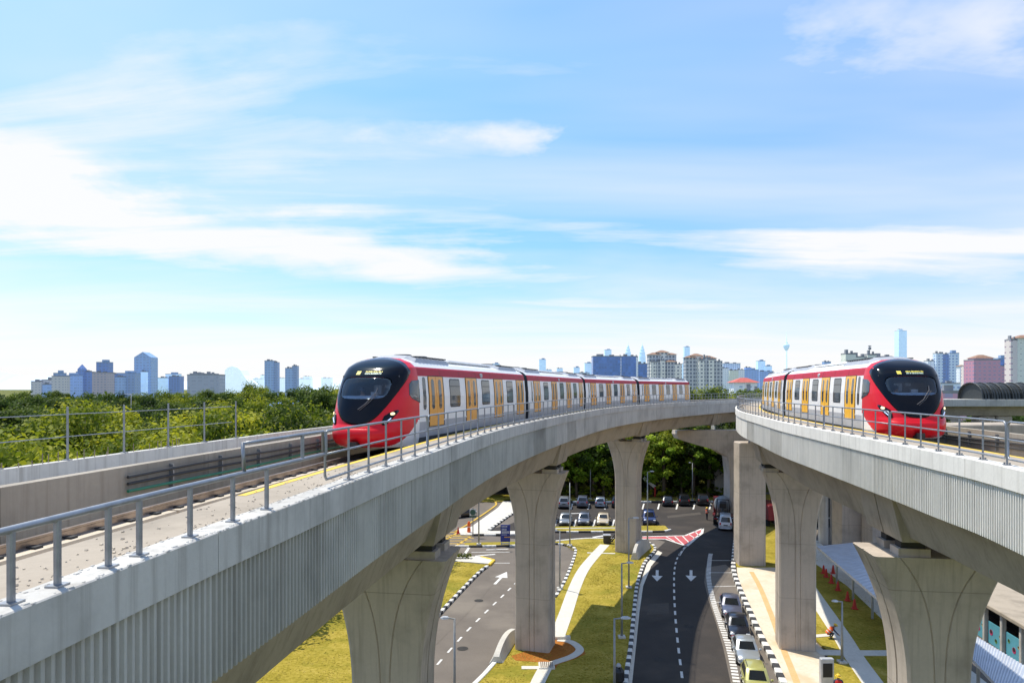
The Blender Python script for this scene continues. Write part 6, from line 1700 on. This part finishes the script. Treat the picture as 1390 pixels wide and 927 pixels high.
def twin(px, lb):
    Y = 3600; s = Y / FPX; c = Vector(((px - CXP) * s, Y, 0)); root = empty("spired_tower", c, lb, "building", "twin spired towers"); O = Vector((0, 0, 0)); H = lambda y: CAMZ - (y - HZ) * s
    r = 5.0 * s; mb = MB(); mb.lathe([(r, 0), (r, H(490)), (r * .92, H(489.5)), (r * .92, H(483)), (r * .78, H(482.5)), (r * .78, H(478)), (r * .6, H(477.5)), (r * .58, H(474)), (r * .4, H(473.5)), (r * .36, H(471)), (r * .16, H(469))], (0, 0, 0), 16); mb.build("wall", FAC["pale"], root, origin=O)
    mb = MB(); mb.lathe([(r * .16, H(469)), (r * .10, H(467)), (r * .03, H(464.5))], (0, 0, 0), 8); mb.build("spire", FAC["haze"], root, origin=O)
twin(852.5, "left one of the two identical pale spired towers above the netted building"); twin(871.8, "right one of the two identical pale spired towers above the netted building")
def condo(label, Y, parts):
    root = bldg(label, Y, parts, "condominium_tower"); return root
condo("cream condominium cluster with stepped tiled tops, left of the narrow pale tower", 640, [(882, 897, 481, "cond2", 1, 4, "hip"), (893, 909, 478, "cond", 1, 6, "hip"), (907, 919, 481, "cond2", 1, 4, "hip"), (883, 890, 492, "cond", 1, -3, "plain"), (889, 905, 491.5, "cond2", .7, -2, "plain"), (896, 902, 490, "cond", .9, -4, "plain"), (904, 917, 491, "cond2", .7, -2, "hip"), (915, 925, 495, "cond", .8, -3, "plain")])
condo("cream condominium cluster with stepped tiled tops, right of the narrow pale tower", 600, [(932, 946, 485, "cond2", .9, 5, "hip"), (940, 956, 482.5, "cond", .9, 7, "hip"), (948, 955, 490, "cond", .8, -4, "plain"), (954, 962, 486, "cond2", .8, -2, "plain"), (952, 972, 486.5, "cond", .6, 0, "hip"), (961, 968, 489, "cond", .8, -5, "plain"), (968, 980, 491, "cond2", .8, -2, "plain")])
bldg("narrow pale blue tower standing between the two cream condominium clusters", 2600, [(929, 936.5, 471, "pale", 1, 0), (925, 931, 494, "pale", 1, -5, "plain")])
bldg("pale cream and blue slab blocks right of the cream condominiums", 1300, [(980, 990, 500, "white", .7, 0, "plain"), (985, 1009, 493, "bluewhite", .4, 12, "plain"), (989, 1001, 503, "cream", .6, -4, "plain"), (1000, 1010, 502, "white", .6, -2, "plain")])
bldg("blue glass blocks left of the telecom tower", 1500, [(1009, 1030, 502, "blue", .6, 0), (1013, 1021, 499, "blue", .8, 3, "plain")])
bldg("pale blue twin-topped block just left of the telecom tower", 1700, [(1031, 1041, 490, "pale", .8, 6), (1040, 1049, 497, "pale", .8, 3), (1031, 1050, 504, "blue", .6, 0, "plain")])
bldg("low white apartment block under a red hipped roof by the viaduct bend", 300, [(996, 1028, 519, "white", .6, 0, "hipred")], "apartment_block", group=None)
bldg("low brick-red roofed hall just left of the right train's tail", 240, [(1012, 1034, 533, "maroon", .8, 0, "plain")], "low_hall", group=None)
def kltower():
    Y = 3400; s = Y / FPX; c = Vector(((1067.5 - CXP) * s, Y, 0)); root = empty("telecom_tower", c, "thin pale telecom tower with a bulb near the top and a mast", "tower"); O = Vector((0, 0, 0)); H = lambda y: CAMZ - (y - HZ) * s
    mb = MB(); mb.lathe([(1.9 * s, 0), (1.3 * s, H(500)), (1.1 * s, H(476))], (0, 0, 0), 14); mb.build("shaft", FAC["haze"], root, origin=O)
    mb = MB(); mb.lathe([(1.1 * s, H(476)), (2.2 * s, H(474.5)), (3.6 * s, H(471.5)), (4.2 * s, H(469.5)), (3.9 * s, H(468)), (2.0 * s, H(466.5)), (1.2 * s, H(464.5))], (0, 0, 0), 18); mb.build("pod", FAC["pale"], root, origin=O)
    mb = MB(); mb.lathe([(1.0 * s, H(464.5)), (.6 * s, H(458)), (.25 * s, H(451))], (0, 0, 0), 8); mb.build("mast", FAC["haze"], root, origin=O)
kltower()
# right
bldg("small flat-topped blue block just above the right train's roof", 1500, [(1119, 1128, 491, "steel", .8, 0, "plain"), (1111, 1120, 497, "pale", .8, 0, "plain")])
def rooftop():
    Y = 420; s = Y / FPX; root = bldg("cream flat-roofed building with a rooftop antenna behind the right train", Y, [(1148, 1162, 481, "cream", 1, 0, "plain"), (1160, 1180, 485, "cream", .8, 2, "plain"), (1178, 1190, 482, "cream", .8, 0, "plain"), (1188, 1216, 486, "cream", .6, 2, "plain")], "office_block", group=None)
    x = (1184 - 1182) * s; h = CAMZ - (482 - HZ) * s; mb = MB(); mb.cyl((x, 3, h), (x, 3, h + 6), .18, None, 6); mb.bbox((x, 3, h + 4.2), (1.5, 1.5, 1.6), .3); mb.bbox((x, 3, h + 5.6), (1.9, .6, .5), .1); mb.build("antenna", ROOFM, root, origin=Vector((0, 0, 0)))
rooftop()
bldg("tallest slim pale blue skyscraper behind the right train", 3000, [(1220, 1231, 449, "pale", 1, 0, "plain"), (1221, 1226, 447, "pale", 1, 1, "plain")])
bldg("blue and white ribbed tower right of the right train", 800, [(1262, 1273, 490, "white", .9, 4, "plain"), (1271, 1280, 480, "bluewhite", .9, 0, "plain"), (1279, 1290, 481, "navy", .8, 2, "plain"), (1289, 1302, 480, "bluewhite", .8, 0)])
bldg("white block with an ochre top between the ribbed tower and the maroon block", 760, [(1303, 1312, 497, "white", .9, 0, "hip")])
bldg("small pink block left of the maroon building", 700, [(1311, 1324, 497, "pink", .8, 0, "plain"), (1317, 1324, 493, "white", .8, 3, "plain")])
bldg("maroon glazed building with a pyramid roof", 640, [(1322, 1358, 489, "maroon", .6, 0, "plain"), (1325, 1349, 486, "maroon", .7, 1, "hip")])
bldg("blue-topped mauve block between the maroon building and the tall cream flats", 720, [(1356, 1371, 497, "maroon", .8, 0, "plain"), (1358, 1373, 487, "sheet", .8, 4)])
bldg("tall pink and cream apartment tower with a brown roof at the right edge", 420, [(1372, 1382, 462, "pink", 1.2, 0, "plain"), (1381, 1404, 459, "cream", .8, -2, "hip"), (1402, 1420, 462, "pink", .8, 0, "plain")], "apartment_tower", group=None)
bldg("low long white and blue podium in front of the ribbed tower", 500, [(1262, 1303, 521, "bluewhite", .4, 0, "plain")], "low_block", group=None)
bldg("low red-brown warehouse beyond the far viaduct on the right", 180, [(1240, 1312, 534, "maroon", .3, 0, "plain")], "warehouse", group=None)
def blue_shed():
    Y = 150; root = empty("shed", at(383, 560, Y) * 1.0, "bright blue pitched metal roof among the left trees", "shed"); root.location.z = 0
    s = Y / FPX; h = CAMZ - (548 - HZ) * s; O = Vector((0, 0, 0)); m = plain("blue_metal_roof", (0.03, 0.14, 0.50), .45)
    mb = MB(); mb.loft([[(-3, -3, h - .9), (3.0, -3, h - .2), (3, 3, h + .4), (-3, 3, h)], [(-3, -3, h - .75), (3.0, -3, h - .05), (3, 3, h + .55), (-3, 3, h + .15)]]); mb.build("roof", m, root, origin=O)
    mb = MB(); mb.box((0, 0, (h - 1) / 2), (5.4, 5, h - 1)); mb.build("wall", ROOFM, root, origin=O)
blue_shed()
# far hills
def hills():
    mb = MB(); rnd = random.Random(2); Y = 9000; s = Y / FPX
    def ridge(px0, px1, prof):
        rings = []
        n = 40
        for i in range(n + 1):
            t = i / n; px = px0 + (px1 - px0) * t; k = t * (len(prof) - 1); a = prof[int(k)]; b = prof[min(len(prof) - 1, int(k) + 1)]; y = a + (b - a) * (k - int(k)) + 1.2 * mnoise.noise(Vector((px * .08, 1, 2)))
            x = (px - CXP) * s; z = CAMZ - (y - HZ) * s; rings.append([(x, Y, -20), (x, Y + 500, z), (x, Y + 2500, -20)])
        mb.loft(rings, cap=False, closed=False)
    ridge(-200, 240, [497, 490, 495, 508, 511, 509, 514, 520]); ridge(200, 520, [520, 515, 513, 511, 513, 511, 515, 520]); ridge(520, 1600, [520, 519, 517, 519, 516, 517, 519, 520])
    m = plain("hazy_hills", (0.42, 0.52, 0.63), .95, 0, .08, True, .002, emit=(0.60, 0.72, 0.86), es=.55); o = mb.build("hills", m); tag(o, kind="structure")  # haze painted on the hills as pale blue colour and glow
hills()

# ------------------------------------------------------------------ far viaduct and covered ways on the right
def far_viaduct():
    Y = 108.0; s = Y / FPX; x0, x1 = (1200 - CXP) * s, (1620 - CXP) * s; zt = CAMZ - (542 - HZ) * s
    root = wempty("viaduct", Vector((x0, Y, 0)), "far grey viaduct crossing behind the right train, with a dark noise barrier", "viaduct"); 
    mb = MB(); mb.bbox(((x0 + x1) / 2, Y + 3, zt - .55), (x1 - x0, 6.5, 1.1), .05); mb.build("edge_panel", M_FASC[0], root)
    mb = MB(); mb.loft([[(x0, Y + .9, zt - 1.1), (x0, Y + 5.1, zt - 1.1), (x0, Y + 4.4, zt - 2.6), (x0, Y + 1.6, zt - 2.6)], [(x1, Y + .9, zt - 1.1), (x1, Y + 5.1, zt - 1.1), (x1, Y + 4.4, zt - 2.6), (x1, Y + 1.6, zt - 2.6)]]); mb.build("box_girder", M_GIRD, root)
    for px in (1305, 1352, 1376, 1440, 1510):
        x = (px - CXP) * s; mb = MB(); mb.bbox((x, Y + 3, (zt - 2.65) / 2), (2.5, 2.2, zt - 2.65), .15); mb.build("pier", M_CONC, root)
    # louvred tunnel-like noise barrier
    xa, xb = (1334 - CXP) * s, (1500 - CXP) * s; dk = plain("noise_barrier_dark", (0.05, 0.055, 0.055), .5, .3, .2)
    hb = 22 * s; b = empty("noise_barrier", (xa, Y + 3, zt), "dark arched louvred noise barrier standing on the far right viaduct", "noise barrier"); O = Vector((0, 0, 0))
    n = 46
    for seg in range(4):
        mb = MB(); xs0 = (xb - xa) * seg / 4; xs1 = (xb - xa) * (seg + 1) / 4 - .25
        k = 0; x = xs0
        while x < xs1 - .25:
            ring = lambda xx, r: [(xx, -2.9 * r * math.cos(a * PI / 10), hb * r * math.sin(a * PI / 10) ** .8 if 0 < a < 10 else 0) for a in range(11)]
            mb.loft([ring(x, 1.0), ring(x + .26, 1.0)], cap=False, closed=False); mb.loft([ring(x + .26, 1.0), ring(x + .30, .95), ring(x + .42, .95), ring(x + .46, 1.0)], cap=False, closed=False); x += .46
        mb.build("barrier_shell", dk, b, origin=O)
    mb = MB(); mb.poly([(0.3, -2.85 * math.cos(a * PI / 10), hb * .98 * math.sin(a * PI / 10) ** .8 if 0 < a < 10 else 0) for a in range(11)]); mb.build('end_wall', dk, b, origin=O)
    for seg in range(12):
        mb = MB(); x = (xb - xa) * seg / 12; mb.tube([(x, -3.0 * math.cos(a * PI / 12), (hb + .08) * (math.sin(a * PI / 12) ** .8 if 0 < a < 12 else 0)) for a in range(13)], .09, 6); mb.build("arch_rib", dk, b, origin=O)
    return root
far_viaduct()
def third_pier():
    p = G(1152, 757); Vd = VR; mbx = MB()
    rings = []
    for k in range(16):
        t = k / 15; z = -.3 + 12.2 * t; e = max(0, (t - .5) / .5) ** 2; w = 1.2 + 1.3 * e
        rings.append([(p.x - w, p.y - 1.1, z), (p.x - w * .2, p.y - 1.2, z), (p.x + w, p.y - 1.1, z), (p.x + w, p.y + 1.1, z), (p.x - w, p.y + 1.1, z)])
    mbx.loft(rings); o = mbx.build("flared_pier", M_CONC, None, origin=Vector((p.x, p.y, 0))); tag(o, "shaded flared pier standing behind the long canopy, right of two round columns", "pier")
    mb = MB(); mb.bbox((p.x + 12, p.y, 12.9), (34, 5.0, 1.9), .1, R(8)); o = mb.build("deck_beam", M_GIRD, None, origin=Vector((p.x, p.y, 12))); tag(o, "dark deck beam resting on the shaded flared pier", "beam")
    for px, lb in ((1117.5, "left round pale column behind the long canopy"), (1133.5, "right round pale column behind the long canopy")):
        q = G(px, 738); mb = MB(); mb.cyl((q.x, q.y, -.2), (q.x, q.y, 11), .52, None, 18); o = mb.build("round_column", M_COPE, None, origin=Vector((q.x, q.y, 0)), smooth=True, sharp=40); tag(o, lb, "column", "round columns of the station")
    # dark station hall behind
    q = G(1125, 727); root = empty("station_hall", Vector((q.x + 6, q.y + 5, 0)), "dark glazed station hall in deep shade behind the round columns", "building"); O = Vector((0, 0, 0))
    dk = glass_mat("hall_glass", (0.03, 0.035, 0.04), .2)
    mb = MB(); mb.box((8, 3, 5.2), (30, 6, 10.4)); mb.build("glazed_wall", dk, root, origin=O)
    mb = MB()
    for k in range(16): mb.box((-7 + k * 2, -.06, 5.2), (.12, .1, 10.4))
    for k in range(4): mb.box((8, -.07, 1.2 + k * 2.8), (30, .09, .16))
    mb.build("mullions", M_GALV, root, origin=O)
    mb = MB(); mb.box((8, 3, 10.8), (31, 7, .6)); mb.build("roof", ROOFM, root, origin=O)
third_pier()
def canopy():
    z = 2.8
    A = [G(1108, 741, z), G(1192, 813, z), G(1310, 884, z), G(1372, 950, z), G(1500, 1090, z)]; B = [G(1166, 737, z), G(1240, 796, z), G(1310, 857, z), G(1390, 906, z), G(1560, 1010, z)]
    root = wempty("walkway_canopy", Vector((A[0].x, A[0].y, 0)), "long low grey corrugated canopy running under the right viaduct", "canopy")
    mt = plain("canopy_metal", (0.50, 0.53, 0.58), .45, .15, .1, True, 1)
    mb = MB(); n = 90; top = []; bot = []
    def lerpl(P, t):
        k = t * (len(P) - 1); i = min(len(P) - 2, int(k)); return P[i].lerp(P[i + 1], k - i)
    rings = []
    for i in range(n * 2 + 1):
        t = i / (n * 2); a, b = lerpl(A, t), lerpl(B, t); dz = .05 if i % 2 else 0
        rings.append([a + Vector((0, 0, -.16)), a + Vector((0, 0, dz)), b + Vector((0, 0, dz + .12)), b + Vector((0, 0, -.16))])
    mb.loft(rings); mb.build("roof_sheet", mt, root)
    mb = MB(); src = None
    for t in [.05 + .075 * k for k in range(12)]:
        a = lerpl(A, t).lerp(lerpl(B, t), .25); m2 = MB(); m2.cyl((a.x, a.y, 0), (a.x, a.y, z - .17), .09, None, 10); m2.build("post", M_POLE, root)
    # covered way with pale blue panels behind it
    Y0 = G(1300, 846, 0); 
    P0, P1 = G(1296, 842, 0), G(1420, 926, 0)
    d = (P1 - P0).normalized(); nn = Vector((-d.y, d.x, 0)); 
    if nn.x < 0: nn = -nn
    Ltot = (P1 - P0).length + 6
    root = wempty("covered_walkway", P0, "flat-roofed covered walkway with pale blue panels pierced by round holes", "walkway")
    bl = plain("blue_panel", (0.10, 0.36, 0.46), .5, 0, .1, True, 1); dk = plain("hole_dark", (0.02, 0.02, 0.02), .8); gr = plain("hole_green", (.12, .3, .05), .6); mg = plain("hole_magenta", (.5, .03, .14), .6); yl = plain("hole_yellow", (.6, .5, .08), .6)
    ang = math.atan2(d.y, d.x); h = 2.55
    mb = MB(); c = P0 + d * (Ltot / 2 - 3) + nn * 1.6; mb.bbox((c.x, c.y, h + .14), (Ltot + 6, 3.9, .28), .05, ang); mb.build("roof", M_WALK, root)
    mb = MB(); c2 = P0 + d * (Ltot / 2 - 3) + nn * 3.3; mb.box((c2.x, c2.y, 1.25), (Ltot + 6, .2, 2.5), ang); mb.build("back_wall", M_BLACK, root)
    rnd = random.Random(8); bay = 2.2; k = -2
    while k * bay < Ltot:
        p = P0 + d * (k * bay); m2 = MB(); m2.bbox((p.x, p.y, h / 2), (.26, .3, h), .03, ang); m2.build("column", M_COPE, root)
        q = P0 + d * ((k + .5) * bay) + nn * .1; m2 = MB(); m2.bbox((q.x, q.y, .78), (bay - .34, .06, 1.5), .01, ang); pn = m2.build("blue_panel", bl, root)
        for u, zz, r, m in ((-.55, 1.02, .13, gr), (.05, .62, .2, mg), (.55, .98, .1, yl)) if k % 2 else ((-.5, .85, .2, mg), (.1, .45, .15, gr), (.6, .9, .11, yl)):
            e = q + d * u - nn * .035; m2 = MB(); m2.cyl((e.x, e.y, zz), (e.x - nn.x * .012, e.y - nn.y * .012, zz), r, None, 16); m2.m = 1; e2 = e - nn * .014 + Vector((.0, 0, .0)); m2.cyl((e2.x, e2.y, zz + r * .28), (e2.x - nn.x * .006, e2.y - nn.y * .006, zz + r * .28), r * .70, None, 14); m2.build("round_hole", [m, dk], pn, origin=root.location)
        k += 1
    # second flat roof beyond
    c3 = P0 + d * (Ltot / 2 - 3) + nn * 7.4; r3 = empty("flat_roofed_building", Vector((c3.x, c3.y, 0)), "long low sand-coloured building behind the covered walkway, its wall above a dark gap", "building")
    mb = MB(); mb.bbox((0, 0, 2.6), (Ltot + 16, 3.6, 1.1), .05, ang); mb.build("roof_slab", M_WALK, r3, origin=Vector((0, 0, 0))); mb = MB(); mb.box((0, 0, 1.0), (Ltot + 15, 3.2, 2.0), ang); mb.build("wall", M_BLACK, r3, origin=Vector((0, 0, 0)))
canopy()
